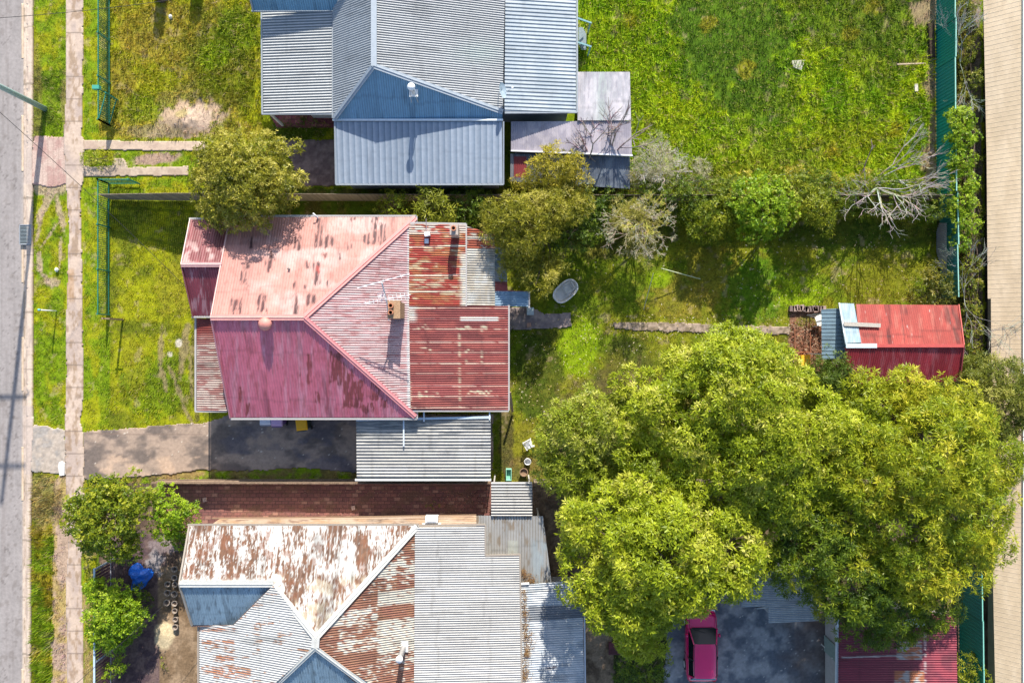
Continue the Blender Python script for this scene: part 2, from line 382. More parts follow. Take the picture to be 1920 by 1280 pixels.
# wide surroundings, a ring outside the detailed sheet
xa, xb = (X0-960)/1280*CAMH, (X1-960)/1280*CAMH; yb, ya = -(Y0-640)/1280*CAMH, -(Y1-640)/1280*CAMH
R = 900; zz = -0.22
rv = [(-R, -R, zz), (R, -R, zz), (R, R, zz), (-R, R, zz), (xa, ya, zz), (xb, ya, zz), (xb, yb, zz), (xa, yb, zz)]
o = mesh_obj('terrain', rv, [(0, 1, 5, 4), (1, 2, 6, 5), (2, 3, 7, 6), (3, 0, 4, 7)], M_GROUND, cols=np.tile([0.09, 0.12, 0.03], (8, 1)), loc=(0, 0, 0))
tag(o, kind='structure')

# ------------------------------------------------------------------ flat sheets (paving, road)
def sheet(name, poly, z, colfn, mat=None, step=4, thick=0.06, wob=0.0, seed=1):
    """paving slab built as a fine grid clipped to an outline, with a rim"""
    xs = [p[0] for p in poly]; ys = [p[1] for p in poly]
    ax = np.arange(min(xs), max(xs)+step, step); ay = np.arange(min(ys), max(ys)+step, step)
    AX, AY = np.meshgrid(ax.astype(float), ay.astype(float))
    cx = (AX[:-1, :-1]+AX[1:, 1:])/2; cy = (AY[:-1, :-1]+AY[1:, 1:])/2
    m = inpoly(cx+(fbm(cx/10, cy/10, seed, 3)-0.5)*wob, cy+(fbm(cx/10, cy/10, seed+5, 3)-0.5)*wob, poly)
    k = (CAMH)/1280
    I = np.arange(AX.size).reshape(AX.shape)
    q = np.stack([I[1:, :-1], I[1:, 1:], I[:-1, 1:], I[:-1, :-1]], -1)[m]
    used = np.unique(q); rem = -np.ones(AX.size, int); rem[used] = np.arange(len(used)); q = rem[q]
    X = AX.ravel()[used]; Y = AY.ravel()[used]
    V = np.stack([(X-960)*k, -(Y-640)*k, np.full(X.shape, z)], -1)
    c = colfn(X, Y)
    # rim
    e = {}
    for f in q.tolist():
        for a, b in zip(f, f[1:]+f[:1]):
            if (b, a) in e: del e[(b, a)]
            else: e[(a, b)] = 1
    c = c*0.98*np.array((1.05, 0.98, 0.91)); n = len(V); V2 = V.copy(); V2[:, 2] -= thick
    rim = np.array([[b, a, a+n, b+n] for a, b in e], int).reshape(-1, 4)
    return mesh_obj(name, np.vstack([V, V2]), np.vstack([q, rim]), mat or M_CONC, cols=np.vstack([c, c]), loc=(0, 0, 0))
def cfn(base, var, vs=20, seed=1, fine=0.12, joints=None):
    def f(X, Y):
        c = mix3(base, var, ss(0.35, 0.65, fbm(X/vs, Y/vs, seed, 4)))
        return c*(1-fine+2*fine*fbm(X/4, Y/4, seed+3, 3))[..., None]
    return f
def roadc(X, Y):
    c = np.array((0.262, 0.252, 0.258))*np.ones((len(X), 1))
    c = c*(0.94+0.12*fbm(X/3, Y/60, 5, 3))[..., None]
    c = mix3(c, (0.19, 0.175, 0.175), 0.45*ss(0.5, 0.8, fbm(X/4, Y/200, 8, 2))*ss(45, 10, X))
    c = mix3(c, (0.17, 0.155, 0.15), 0.5*ss(0.66, 0.74, fbm(X/9, Y/14, 10, 3)))
    cr = np.abs(fbm(X/40, Y/60, 12, 4)-0.5) < 0.006; c = mix3(c, (0.12, 0.11, 0.11), 0.6*cr)
    c = mix3(c, (0.36, 0.33, 0.31), 0.5*ss(34, 41, X))
    return c*(0.9+0.2*fbm(X/30, Y/50, 9, 3))[..., None]
tag(sheet('road', [(-240, -200), (44, -200), (42, 1480), (-240, 1480)], -0.12, roadc, step=3), kind='structure')
def gutc(X, Y):
    c = mix3((0.50, 0.43, 0.37), (0.38, 0.32, 0.28), ss(0.4, 0.7, fbm(X/7, Y/30, 12, 4)))
    c = mix3(c, (0.20, 0.16, 0.11), 0.75*ss(0.50, 0.62, fbm(X/3, Y/9, 13, 3))*np.exp(-((X-43)/2.2)**2))
    j = np.abs((Y % 107)-50) < 1.5
    c = mix3(c, (0.2, 0.17, 0.14), 0.7*j)
    d = ((Y > 250) & (Y < 345)) | ((Y > 760) & (Y < 890))
    return mix3(c, (0.40, 0.35, 0.33), 0.6*d)
tag(sheet('gutter', [(41, -200), (51, -200), (50, 1480), (39, 1480)], -0.112, gutc, step=2), kind='structure')
tag(sheet('kerb', [(51, -200), (60, -200), (60, 765), (63, 800), (57, 890), (54, 1480), (50, 1480)], 0.012, gutc, step=2, thick=0.14, wob=2), kind='structure')
# pale painted edge pieces along the gutter lip
for i, (a, b) in enumerate(((5, 110), (215, 322), (430, 530), (632, 735), (838, 940), (1255, 1400))):
    tag(sheet('gutter_lip', [(37.5, a), (41.5, a), (41.5, b), (37.5, b)], -0.108, cfn((0.55, 0.46, 0.35), (0.47, 0.38, 0.29), 15, i), step=2, thick=0.03), kind='structure')
def pathc(X, Y):
    c = mix3((0.47, 0.39, 0.33), (0.37, 0.31, 0.28), ss(0.35, 0.7, fbm(X/14, Y/26, 15, 4)))
    c = mix3(c, (0.24, 0.17, 0.11), 0.7*ss(0.50, 0.68, fbm(X/6, Y/14, 16, 3)))
    c = mix3(c, (0.33, 0.20, 0.10), 0.5*(ss(500, 508, Y)*ss(575, 555, Y)*ss(141, 138, X)))
    j = np.abs((Y % 41.5)-20) < 0.9
    return mix3(c, (0.16, 0.13, 0.11), 0.75*j)
tag(sheet('footpath', [(124, -200), (156, -200), (155, 170), (152, 255), (157, 262), (157, 330), (150, 360), (153, 480), (155, 640), (156, 735), (151, 790), (157, 815), (157, 915), (156, 985), (152, 1070), (156, 1160), (156, 1480), (126, 1480), (126, 1190), (124, 1110), (128, 1010), (124, 900), (122, 800), (125, 690), (124, 600), (128, 500), (130, 430), (124, 345), (120, 255), (124, 180)], 0.02, pathc, step=2, wob=3), kind='structure')
def brc(X, Y):
    c = mix3((0.36, 0.24, 0.22), (0.45, 0.36, 0.32), ss(0.3, 0.6, fbm(X/16, Y/16, 18, 3)))
    j = ((X % 5) < 0.9) | ((Y % 8) < 0.9)
    return mix3(c, (0.24, 0.17, 0.15), 0.35*j)
tag(sheet('crossover', [(56, 345), (60, 300), (64, 255), (121, 257), (125, 345), (100, 352)], 0.006, brc, M_BRICK, step=2, wob=4), kind='structure')
tag(sheet('crossover', [(54, 812), (66, 796), (90, 800), (122, 806), (124, 890), (90, 886), (56, 884)], 0.006, cfn((0.27, 0.26, 0.25), (0.37, 0.33, 0.29), 12, 19, 0.3), step=2, wob=6), kind='structure')
tag(sheet('path', [(157, 263), (386, 266), (386, 283), (157, 281)], 0.012, cfn((0.45, 0.37, 0.30), (0.38, 0.30, 0.25), 14, 23), step=2, wob=3), kind='structure')
tag(sheet('path', [(157, 312), (210, 312), (214, 297), (232, 297), (240, 314), (352, 312), (352, 329), (157, 331)], 0.012, cfn((0.40, 0.34, 0.28), (0.33, 0.27, 0.22), 14, 24), step=2, wob=3), kind='structure')
def drivec(X, Y):
    c = mix3((0.32, 0.255, 0.21), (0.14, 0.118, 0.108), ss(0.42, 0.66, fbm(X/42, Y/26, 25, 4)))
    c = mix3(c, (0.45, 0.34, 0.26), 0.8*ss(0.5, 0.7, fbm(X/26, Y/20, 26, 4))*ss(820, 860, Y)*ss(430, 380, X))  # sunlit tan on the street side of the shadow edge, put into the colour
    c = mix3(c, (0.10, 0.10, 0.13), 0.6*ss(0.52, 0.66, fbm(X/50, Y/30, 27, 3))*ss(390, 440, X))  # blue-dark tone of the house shadow painted into the slab
    c = mix3(c, (0.62, 0.58, 0.52), 0.8*ss(0.86, 0.9, fbm(X/6, Y/3, 29, 2)))
    c = mix3(c, (0.17, 0.13, 0.11), 0.6*((np.abs(Y-813-(X-205)*0.01) < 1.2) & (X < 380)))
    return c*(0.85+0.3*fbm(X/3, Y/3, 28, 2))[..., None]
tag(sheet('driveway', [(157, 808), (215, 806), (330, 795), (385, 792), (430, 778), (925, 776), (925, 882), (660, 884), (560, 876), (470, 882), (380, 880), (300, 890), (157, 900)], 0.014, drivec, step=2, wob=7), kind='structure')
def pav(X, Y):
    r = np.floor(Y/7.0); xo = X+(r % 2)*6
    idn = _h(np.floor(xo/12), r, 4)
    c = mix3((0.16, 0.075, 0.075), (0.26, 0.12, 0.105), idn)
    c = mix3(c, (0.34, 0.20, 0.16), 0.7*(idn > 0.86))
    j = ((xo % 12) < 1.3) | ((Y % 7) < 1.2)
    c = mix3(c, (0.07, 0.045, 0.045), 0.7*j)
    return mix3(c, (0.14, 0.085, 0.06), 0.6*ss(0.5, 0.7, fbm(X/20, Y/14, 30, 4)))
tag(sheet('brick_paving', [(352, 900), (925, 900), (925, 975), (352, 992), (290, 1000), (300, 905)], 0.012, pav, M_BRICK, step=1.5, wob=4), kind='structure')
tag(sheet('concrete_slab', [(515, 262), (632, 262), (632, 348), (560, 350), (545, 300)], 0.012, cfn((0.22, 0.165, 0.16), (0.14, 0.10, 0.10), 12, 34, 0.3), step=2, wob=5), kind='structure')
tag(sheet('brick_paving', [(500, 205), (628, 205), (628, 240), (520, 240)], 0.014, lambda X, Y: pav(X, Y)*np.array((1.1, 0.7, 0.9)), M_BRICK, step=1.5), kind='structure')
tag(sheet('path', [(1150, 604), (1250, 604), (1350, 610), (1482, 612), (1482, 627), (1380, 627), (1300, 622), (1200, 620), (1150, 615)], 0.016, cfn((0.33, 0.27, 0.22), (0.17, 0.14, 0.10), 7, 36, 0.3), step=2, wob=7), kind='structure')
tag(sheet('concrete_slab', [(950, 576), (1000, 576), (1020, 588), (1070, 586), (1072, 612), (1030, 616), (950, 618)], 0.02, cfn((0.20, 0.17, 0.18), (0.30, 0.25, 0.24), 8, 37, 0.3), step=2, wob=4), kind='structure')
def yardc(X, Y):
    c = mix3((0.10, 0.12, 0.15), (0.26, 0.28, 0.30), ss(0.38, 0.68, fbm(X/22, Y/22, 38, 5)))
    c = mix3(c, (0.10, 0.075, 0.065), 0.85*ss(1440, 1560, X+(fbm(X/30, Y/30, 39, 3)-0.5)*110))
    c = mix3(c, (0.5, 0.5, 0.48), 0.7*ss(0.86, 0.9, fbm(X/4, Y/4, 40, 2)))
    return c*(0.8+0.4*fbm(X/4, Y/4, 41, 3))[..., None]
tag(sheet('concrete_yard', [(1250, 1100), (1620, 1100), (1620, 1480), (1250, 1480), (1244, 1260), (1252, 1210)], 0.012, yardc, step=2, wob=6), kind='structure')

# ------------------------------------------------------------------ grass blades (uncountable, one object per lawn)
AVOID = [  # roofs and paving that no blade should poke through (ground pixels)
 [(155, 262), (386, 265), (386, 284), (155, 282)], [(155, 311), (352, 311), (352, 330), (155, 332)],
 [(535, 262), (632, 262), (632, 348), (560, 350)], [(505, -200), (1070, -200), (1070, 205), (935, 235), (930, 330), (640, 330), (640, 210), (505, 210)],
 [(970, 235), (1165, 150), (1165, 345), (970, 345)],
 [(385, 430), (945, 430), (945, 760), (385, 760)], [(157, 808), (385, 794), (430, 778), (925, 776), (925, 880), (157, 896)],
 [(1150, 605), (1480, 612), (1480, 626), (1150, 614)], [(950, 578), (1070, 586), (1070, 614), (950, 618)],
 [(1570, 578), (1770, 578), (1770, 700), (1570, 700)], [(1843, -200), (2160, -200), (2160, 1480), (1850, 1480)],
 [(212, 905), (1100, 905), (1100, 1480), (212, 1480)], [(1250, 1100), (1800, 1100), (1800, 1480), (1250, 1480)]]
def grass(name, label, rect, dens, lmul=1.0, wmul=1.0, lean=None):
    x0, y0, x1, y1 = rect; A = (x1-x0)*(y1-y0)*(CAMH/1280)**2
    n = int(A*dens); X = RNG.uniform(x0, x1, n); Y = RNG.uniform(y0, y1, n)
    i = ((Y-Y0)/RES).astype(int); j = ((X-X0)/RES).astype(int)
    clump = ss(0.28, 0.6, fbm(X/7, Y/7, 91, 2))
    ok = RNG.uniform(0, 1, n) < GD[i, j]*(0.35+0.65*clump)
    for p in AVOID: ok &= ~inpoly(X, Y, p)
    fp = (X > 123) & (X < 157); ok &= ~fp; ok &= X > 60.5
    ok &= ~((X > 56) & (X < 125) & (Y > 256) & (Y < 346)); ok &= ~((X > 50) & (X < 125) & (Y > 800) & (Y < 888))
    X = X[ok]; Y = Y[ok]; i = i[ok]; j = j[ok]; n = len(X); clump = clump[ok]
    k = CAMH/1280
    b = np.stack([(X-960)*k, -(Y-640)*k, vz[i, j]-0.01], -1)
    L = GL[i, j]*RNG.uniform(0.6, 1.5, n)*lmul*(0.7+0.6*clump); W = 0.028*RNG.uniform(0.6, 1.4, n)*wmul*(0.6+L*3)
    az = RNG.uniform(0, 2*np.pi, n) if lean is None else RNG.normal(lean, 0.7, n)
    az += 2.5*fbm(X/20, Y/20, 92, 2)
    tl = RNG.uniform(0.25, 1.15, n)
    d = np.stack([np.cos(az)*np.sin(tl), np.sin(az)*np.sin(tl), np.cos(tl)], -1)*L[:, None]
    s = np.stack([-np.sin(az), np.cos(az), np.zeros(n)], -1)*W[:, None]/2
    V = np.stack([b-s, b+s, b+d], 1).reshape(-1, 3)
    F = np.arange(3*n).reshape(-1, 3)
    c = GC[i, j]*RNG.uniform(0.75, 1.5, (n, 1))*np.stack([RNG.uniform(0.85, 1.25, n), np.ones(n), RNG.uniform(0.8, 1.6, n)], -1)
    dead = RNG.uniform(0, 1, n) < 0.05; c[dead] = np.array([0.38, 0.30, 0.13])
    o = mesh_obj(name, V, F, M_GRASS, cols=np.repeat(c, 3, 0), loc=(0, 0, 0))
    return tag(o, label, 'grass', kind='stuff')
grass('verge_grass', 'strip of yellow green grass between kerb and footpath', (58, -60, 126, 1340), 480, lean=1.2)
grass('verge_grass', 'narrow grass strip between footpath and front fences', (156, -60, 188, 1340), 420)
grass('yard_grass', 'rough yellow green grass in front of the blue grey house', (188, -60, 640, 352), 430)
grass('lawn_grass', 'sunny front lawn before the red roofed house', (188, 352, 440, 905), 520)
grass('side_grass', 'thin grass along the side of the red roofed house', (440, 340, 960, 905), 250)
grass('lawn_grass', 'green back lawn behind the red roofed house', (925, 340, 1790, 905), 430)
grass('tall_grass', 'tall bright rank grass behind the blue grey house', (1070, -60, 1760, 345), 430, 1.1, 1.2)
grass('weeds', 'weeds along the strip behind the rear green fence', (1757, -60, 1850, 1340), 350)
grass('weeds', 'dark weeds between the sheds under the large trees', (1000, 905, 1600, 1340), 180)
# fallen leaves scattered on the back lawn
def litter(name, label, polys, n, cols, size=0.07, z=0.07):
    V = []; C = []
    pts = []
    while len(pts) < n:
        p = random.choice(polys); x = random.uniform(p[0], p[2]); y = random.uniform(p[1], p[3]); pts.append((x, y))
    for x, y in pts:
        c = G(x, y, 0); zz_ = z(x, y) if callable(z) else z+random.uniform(0, 0.05); a = random.uniform(0, 6.28); l = size*random.uniform(0.6, 1.5); wd = l*0.35
        dx, dy = math.cos(a)*l/2, math.sin(a)*l/2; ex, ey = -math.sin(a)*wd/2, math.cos(a)*wd/2; t = random.uniform(-0.02, 0.02)
        V += [(c.x-dx, c.y-dy, zz_+t), (c.x+ex, c.y+ey, zz_+0.01), (c.x+dx, c.y+dy, zz_-t), (c.x-ex, c.y-ey, zz_-0.005)]
        C += [random.choice(cols)]*4
    F = np.arange(len(V)).reshape(-1, 4)
    return tag(mesh_obj(name, np.array(V), F, M_LEAF, cols=np.array(C), loc=(0, 0, 0)), label, 'leaves', kind='stuff')
litter('fallen_leaves', 'pale fallen leaves scattered over the back lawn', [(960, 470, 1500, 760), (1080, 590, 1480, 640), (960, 640, 1200, 800), (1380, 440, 1700, 580)], 900, [(0.6, 0.5, 0.28), (0.5, 0.36, 0.15), (0.62, 0.56, 0.42)], 0.1)
litter('leaf_litter', 'brown leaf litter in the bed beside the rear shed', [(1482, 600, 1542, 700)], 900, [(0.34, 0.17, 0.10), (0.5, 0.36, 0.24), (0.14, 0.07, 0.04), (0.42, 0.16, 0.09)], 0.11, 0.04)
litter('leaf_litter', 'brown leaves and debris on the paving beside the white rusted house', [(820, 920, 920, 965), (560, 915, 920, 968)], 700, [(0.3, 0.16, 0.1), (0.22, 0.1, 0.08), (0.45, 0.3, 0.2)], 0.07, 0.03)
# ================================================================== ROOF SHEETS AND BUILDING HELPERS
CAMV = np.array([0, 0, CAMH])
def on_plane(p0, n, px, py):
    """where the sight line of a photo point meets a roof plane"""
    px = np.asarray(px, float); py = np.asarray(py, float)
    d = np.stack([(px-960)/1280, -(py-640)/1280, -np.ones(px.shape)], -1)
    t = np.dot(p0-CAMV, n)/(d@n)
    return CAMV+d*t[..., None]
def topx(P):
    k = 1280/(CAMH-P[..., 2]); return 960+P[..., 0]*k, 640-P[..., 1]*k
def plane(pl):
    a, b, c = [np.array(G(*p)) for p in pl]; n = np.cross(b-a, c-a); n /= np.linalg.norm(n)
    if n[2] < 0: n = -n
    return a, n
def roof(name, parent, pl, poly, rib, colfn, pitch=0.115, amp=0.012, mat=None, dv=0.11, prof='corr', ofs=0.0, label=None, k=0.62, wear=1.0):
    """corrugated sheeting cut to an outline; real ribs, colour painted per point"""
    kf = k; p0, n = plane(pl); r = np.array([rib[0], rib[1], 0.0]); v = r-n*np.dot(r, n); v /= np.linalg.norm(v); u = np.cross(v, n)
    P = on_plane(p0, n, [p[0] for p in poly], [p[1] for p in poly])+n*ofs
    q = P-p0; pu = q@u; pv = q@v; m = len(poly)
    if prof == 'corr': ph = np.array([.125, .375, .625, .875]); hh = np.array([1, 1, -1, -1.])
    elif prof == 'deck': ph = np.array([.02, .10, .16, .24, .98]); hh = np.array([-1, 1, 1, -1, -1.])
    else: ph = np.array([.0, .06, .10, .16, .95]); hh = np.array([0, 1, 1, 0., 0.])
    k0, k1 = int(np.floor(pu.min()/pitch))-1, int(np.ceil(pu.max()/pitch))+1
    us = (np.arange(k0, k1)[:, None]+ph[None]).ravel()*pitch; hs = np.tile(hh, k1-k0)
    allu = np.unique(np.concatenate([us[(us > pu.min()) & (us < pu.max())], pu]))
    allh = np.interp(allu, us, hs)*amp
    V = []; F = []; base = 0; nvmax = 0
    L = max(pv.max()-pv.min(), .1); nv = max(2, int(L/dv))
    tt = np.linspace(0, 1, nv+1)
    blocks = []; uvs = []
    for a, b, ha, hb in zip(allu[:-1], allu[1:], allh[:-1], allh[1:]):
        if b-a < 1e-5: continue
        mid = (a+b)/2; segs = []
        for i in range(m):
            j = (i+1) % m
            if (pu[i] > mid) != (pu[j] > mid):
                f = lambda x: pv[i]+(pv[j]-pv[i])*(x-pu[i])/(pu[j]-pu[i])
                segs.append((f(mid), f(a), f(b)))
        segs.sort()
        for s0, s1 in zip(segs[::2], segs[1::2]):
            va = s0[1]+(s1[1]-s0[1])*tt; vb = s0[2]+(s1[2]-s0[2])*tt
            A = p0+u*a+v*va[:, None]+n*(ha+ofs); B = p0+u*b+v*vb[:, None]+n*(hb+ofs)
            blocks.append(np.stack([A, B], 1).reshape(-1, 3))
            uvs.append(np.stack([np.stack([np.full(nv+1, a), va], -1), np.stack([np.full(nv+1, b), vb], -1)], 1).reshape(-1, 2))
            k = np.arange(nv)*2+base
            F.append(np.stack([k, k+1, k+3, k+2], -1)); base += 2*(nv+1)
    V = np.vstack(blocks); F = np.vstack(F); UV = np.vstack(uvs)
    # face winding so normals look up
    a, b, c = V[F[0, 0]], V[F[0, 1]], V[F[0, 2]]
    if np.cross(b-a, c-a)[2] < 0: F = F[:, ::-1].copy()
    px, py = topx(V)
    c = colfn(px, py, UV[:, 0], UV[:, 1])*kf
    sd_ = len(bpy.data.objects) % 97; uu = UV[:, 0]; vv = UV[:, 1]
    wz = 0.84+0.32*fbm(uu*3.2, vv*0.35, sd_, 4); wz *= 0.93+0.14*_h(np.floor(uu/0.76), np.floor(vv/2.6+sd_), sd_)
    wz *= 1-0.16*(np.abs(np.mod(vv+0.6*_h(np.floor(uu/0.76), np.floor(uu*0), sd_+1), 2.6)-1.3) < 0.06)
    wz *= 1-0.10*(np.mod(uu, 0.76) < 0.04); wz *= 1-0.30*ss(0.66, 0.78, fbm(uu*2.5, vv*0.5, sd_+2, 3)); c = c*(1+(wz-1)*wear)[:, None]
    o = mesh_obj(name, V, F, mat or M_ROOF, parent, cols=c)
    if label: o['label'] = label
    return o
def line3(pl, pts, up=0.0):
    p0, n = plane(pl); P = on_plane(p0, n, [p[0] for p in pts], [p[1] for p in pts])
    return [Vector(p)+Vector((0, 0, up)) for p in P]
def strip(name, parent, pts, wd, h, col, mat=None):
    """ridge cap, hip cap, gutter: bars along 3-D points"""
    mb = MB()
    for a, b in zip(pts[:-1], pts[1:]): mb.bar(a, b, wd, h, col)
    return mb.build(name, mat or M_PAINT, parent)
def g3(*p): return [G(*q) for q in p]
def cap(name, parent, pts, wd, col, mat=None):
    """folded ridge capping with a rolled centre"""
    mb = MB()
    for a, b in zip(pts[:-1], pts[1:]):
        a = Vector(a); b = Vector(b)
        mb.bar(a, b, wd, 0.03, col); mb.tube([a+Vector((0, 0, .02)), b+Vector((0, 0, .02))], 0.035, 6, True, col)
    return mb.build(name, mat or M_PAINT, parent)
def patches(px, py, L, slack=2.5, seed=1):
    r = np.zeros(px.shape)
    wx = px+(vn(px/3, py/5, seed)-0.5)*3; wy = py+(vn(px/3, py/6, seed+3)-0.5)*10
    for (x, y, w_, h_) in L:
        k = ss(1+slack/w_, 1-slack/w_, np.abs(wx-x)/(w_/2))*ss(1+slack/h_, 1-slack/h_, np.abs(wy-y)/(h_/2))
        r = np.maximum(r, k)
    return r
def const(c, var=0.06, sheetw=0.76, seed=0):
    def f(px, py, u, v):
        t = 1-var+2*var*_h(np.floor(u/sheetw), np.floor(v/2.4), seed)
        return np.array(c)*(t*(0.93+0.14*fbm(u*1.5, v*0.6, seed+2, 3)))[:, None]
    return f
def walls(parent, pts, z1, col, z0=-0.1, name='wall', inset=None):
    """solid wall block under a roof, plan outline given by photo points at eave height z"""
    P = [G(x, y, z) for x, y, z in pts]
    a = sum(P[i].x*P[(i+1) % len(P)].y-P[(i+1) % len(P)].x*P[i].y for i in range(len(P)))
    if a < 0: P.reverse()
    return MB().prism([(p.x, p.y) for p in P], z0, z1, col).build(name, M_WALL, parent)
def window(parent, c, wd, ht, face, col=(0.75, 0.75, 0.72)):
    """window on a wall; face = outward direction in plan"""
    f = Vector((face[0], face[1], 0)); s = Vector((-face[1], face[0], 0)); c = Vector(c)
    fr = MB()
    for k in (-1, 1):
        fr.bar(c+s*k*wd/2-Vector((0, 0, ht/2)), c+s*k*wd/2+Vector((0, 0, ht/2)), 0.07, 0.07, col, up=f)
        fr.bar(c-s*wd/2+Vector((0, 0, k*ht/2)), c+s*wd/2+Vector((0, 0, k*ht/2)), 0.07, 0.07, col)
    fr.bar(c-s*wd/2, c+s*wd/2, 0.05, 0.05, col)
    o = fr.build('window', M_PAINT, parent)
    MB().bar(c-s*wd/2+f*0.005, c+s*wd/2+f*0.005, 0.02, ht, None).build('pane', M_GLASS, o)
    return o
def door(parent, c, face, col=(0.2, 0.25, 0.22)):
    f = Vector((face[0], face[1], 0)); s = Vector((-face[1], face[0], 0)); c = Vector(c)
    o = MB().bar(c-s*0.42, c+s*0.42, 0.06, 2.04, col).build('door', M_PAINT, parent)
    MB().box(tuple(c+s*0.33+f*0.06), (0.05, 0.05, 0.05), 0, (0.6, 0.6, 0.55)).build('handle', M_PAINT, o)
    return o
# ================================================================== RED ROOFED HOUSE (plan corners are real, eaves 3.0 m, ridge 5.2 m)
RH = empty('house', G(640, 600, 0), 'weathered house with patchy red corrugated roof in the middle block', 'house')
ZE, ZR = 3.0, 5.2
nf = [(432, 407, ZE), (780, 407, ZE), (570, 595, ZR)]
SALMON = (0.60, 0.285, 0.235)
scr = [(470, 458, 8, 24), (558, 455, 14, 28), (508, 478, 16, 14), (504, 497, 14, 18), (456, 520, 12, 18), (463, 500, 16, 12), (600, 424, 10, 28), (597, 452, 16, 26), (617, 452, 18, 22), (704, 430, 14, 52), (718, 438, 10, 40), (687, 447, 12, 20), (594, 515, 14, 42), (608, 478, 12, 10), (636, 478, 6, 12), (553, 537, 8, 14), (577, 498, 10, 14), (443, 573, 20, 26), (492, 568, 18, 32), (553, 570, 10, 32), (583, 562, 20, 20), (572, 537, 6, 8), (656, 460, 8, 14), (465, 535, 8, 5), (424, 530, 6, 6), (661, 412, 10, 8), (615, 534, 8, 12)]
def ribs(u, f=0.115): return 0.5+0.5*np.cos(2*np.pi*(u/f))  # stripe mask: breaks up rust, and paints rib light and shade into sheet colours
def c_nf(px, py, u, v):
    c = const(SALMON, 0.05, 0.76, 3)(px, py, u, v)
    c = mix3(c, (0.72, 0.50, 0.46), 0.6*ss(0.45, 0.7, fbm(px/50, py/28, 5, 3))*ss(450, 500, px))
    k = patches(px, py, scr, 3, 4)*ss(0.12, 0.34, vn(px/1.8, py/8, 6))
    c = mix3(c, (0.10, 0.035, 0.035), k*ss(0.0, 0.45, ribs(u, 0.26)))
    k2 = patches(px, py, [(596, 503, 8, 14)], 2, 9); c = mix3(c, (0.38, 0.06, 0.05), k2)
    lap = np.exp(-((py-(515+px*0))/1.5)**2)*0+ss(0.62, 0.72, fbm(px/5, py/12, 8, 3))*0.35
    c = mix3(c, (0.40, 0.12, 0.09), lap)
    return mix3(c, (0.46, 0.16, 0.12), 0.4*((py > 588)))
roof('roof_north_face', RH, nf, [(432, 407), (780, 407), (570, 595), (397, 595)], (0, 1), c_nf, pitch=0.13, amp=0.009, k=0.66)
sf = [(432, 782, ZE), (780, 782, ZE), (570, 595, ZR)]
scs = [(580, 690, 9, 55), (628, 688, 24, 58), (640, 700, 14, 44), (662, 738, 40, 52), (704, 733, 20, 34), (465, 765, 9, 24), (595, 745, 10, 24), (720, 755, 16, 16), (560, 700, 7, 16), (655, 705, 16, 20), (690, 765, 24, 16), (450, 740, 6, 26)]
def c_sf(px, py, u, v):
    c = const((0.52, 0.13, 0.18), 0.06, 0.76, 13)(px, py, u, v)  # purple of the shaded slope mixed into the paint colour
    c = mix3(c, (0.58, 0.28, 0.33), 0.5*ss(0.45, 0.75, fbm(px/5, py/60, 15, 3)))
    k = patches(px, py, scs, 3, 14)*ss(0.2, 0.45, vn(px/1.8, py/12, 16))
    c = mix3(c, (0.19, 0.035, 0.03), k*0.9)
    return mix3(c, (0.30, 0.06, 0.06), 0.45*ss(0.5, 0.7, fbm(px/4, py/16, 18, 3)))
roof('roof_south_face', RH, sf, [(397, 596), (570, 596), (780, 782), (432, 782)], (0, 1), c_sf, pitch=0.13, amp=0.007, k=1.0)
ef = [(780, 407, ZE), (780, 782, ZE), (570, 595, ZR)]
def c_ef(px, py, u, v):
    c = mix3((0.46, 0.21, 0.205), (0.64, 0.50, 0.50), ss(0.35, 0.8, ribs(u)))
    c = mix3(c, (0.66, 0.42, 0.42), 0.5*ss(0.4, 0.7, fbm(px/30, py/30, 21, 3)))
    c = mix3(c, (0.36, 0.09, 0.09), 0.55*ss(0.55, 0.68, fbm(px/18, py/3, 22, 3)))
    return mix3(c, (0.75, 0.74, 0.72), 0.8*ss(762, 766, px))
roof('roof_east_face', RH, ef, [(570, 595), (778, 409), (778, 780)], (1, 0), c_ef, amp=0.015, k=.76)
# lean-to skillions at the back
sk1 = [(767, 420, 3.2), (767, 572, 3.2), (873, 572, 2.85)]
def c_s1(px, py, u, v):
    c = const((0.34, 0.045, 0.03), 0.2, 0.76, 31)(px, py, u, v)
    n = fbm(px/16, py/9, 33, 4)
    c = mix3(c, (0.38, 0.13, 0.05), 0.9*ss(0.50, 0.62, n))
    c = mix3(c, (0.60, 0.48, 0.30), 0.8*ss(0.60, 0.7, fbm(px/20, py/5, 34, 4)))
    c = mix3(c, (0.62, 0.55, 0.48), 0.85*(py < 437)*ss(0.42, 0.5, fbm(px/14, py/6, 35, 3)))
    c = mix3(c, (0.62, 0.50, 0.34), 0.7*(np.abs(py-530) < 9)*ss(0.4, 0.6, fbm(px/12, py/3, 36, 3)))
    for y in (438, 463, 517, 547): c = mix3(c, (0.72, 0.62, 0.5), 0.85*(np.abs(py-y+0.02*(px-767)) < 1.3))
    c = mix3(c, (0.68, 0.64, 0.55), 0.9*ss(860, 868, px+8*(fbm(px/5, py/7, 38, 2)-.5))*ss(470, 480, py))
    c = mix3(c, (0.12, 0.03, 0.03), 0.6*(np.abs(px-802) < 0.8)*(py > 470))
    return c*(0.72+0.4*ss(0.2, 0.8, ribs(u)))[:, None]
roof('skillion_roof', RH, sk1, [(767, 420), (873, 422), (873, 573), (767, 573)], (1, 0), c_s1, amp=0.015, k=.75, label='rust orange skillion roof sheet')
sk2 = [(767, 573, 3.2), (767, 768, 3.2), (953, 768, 2.6)]
laps = [(577, .9), (597, .5), (617, .6), (641, .9), (661, .5), (681, .9), (700, .5), (723, .9), (743, .7), (764, .6)]
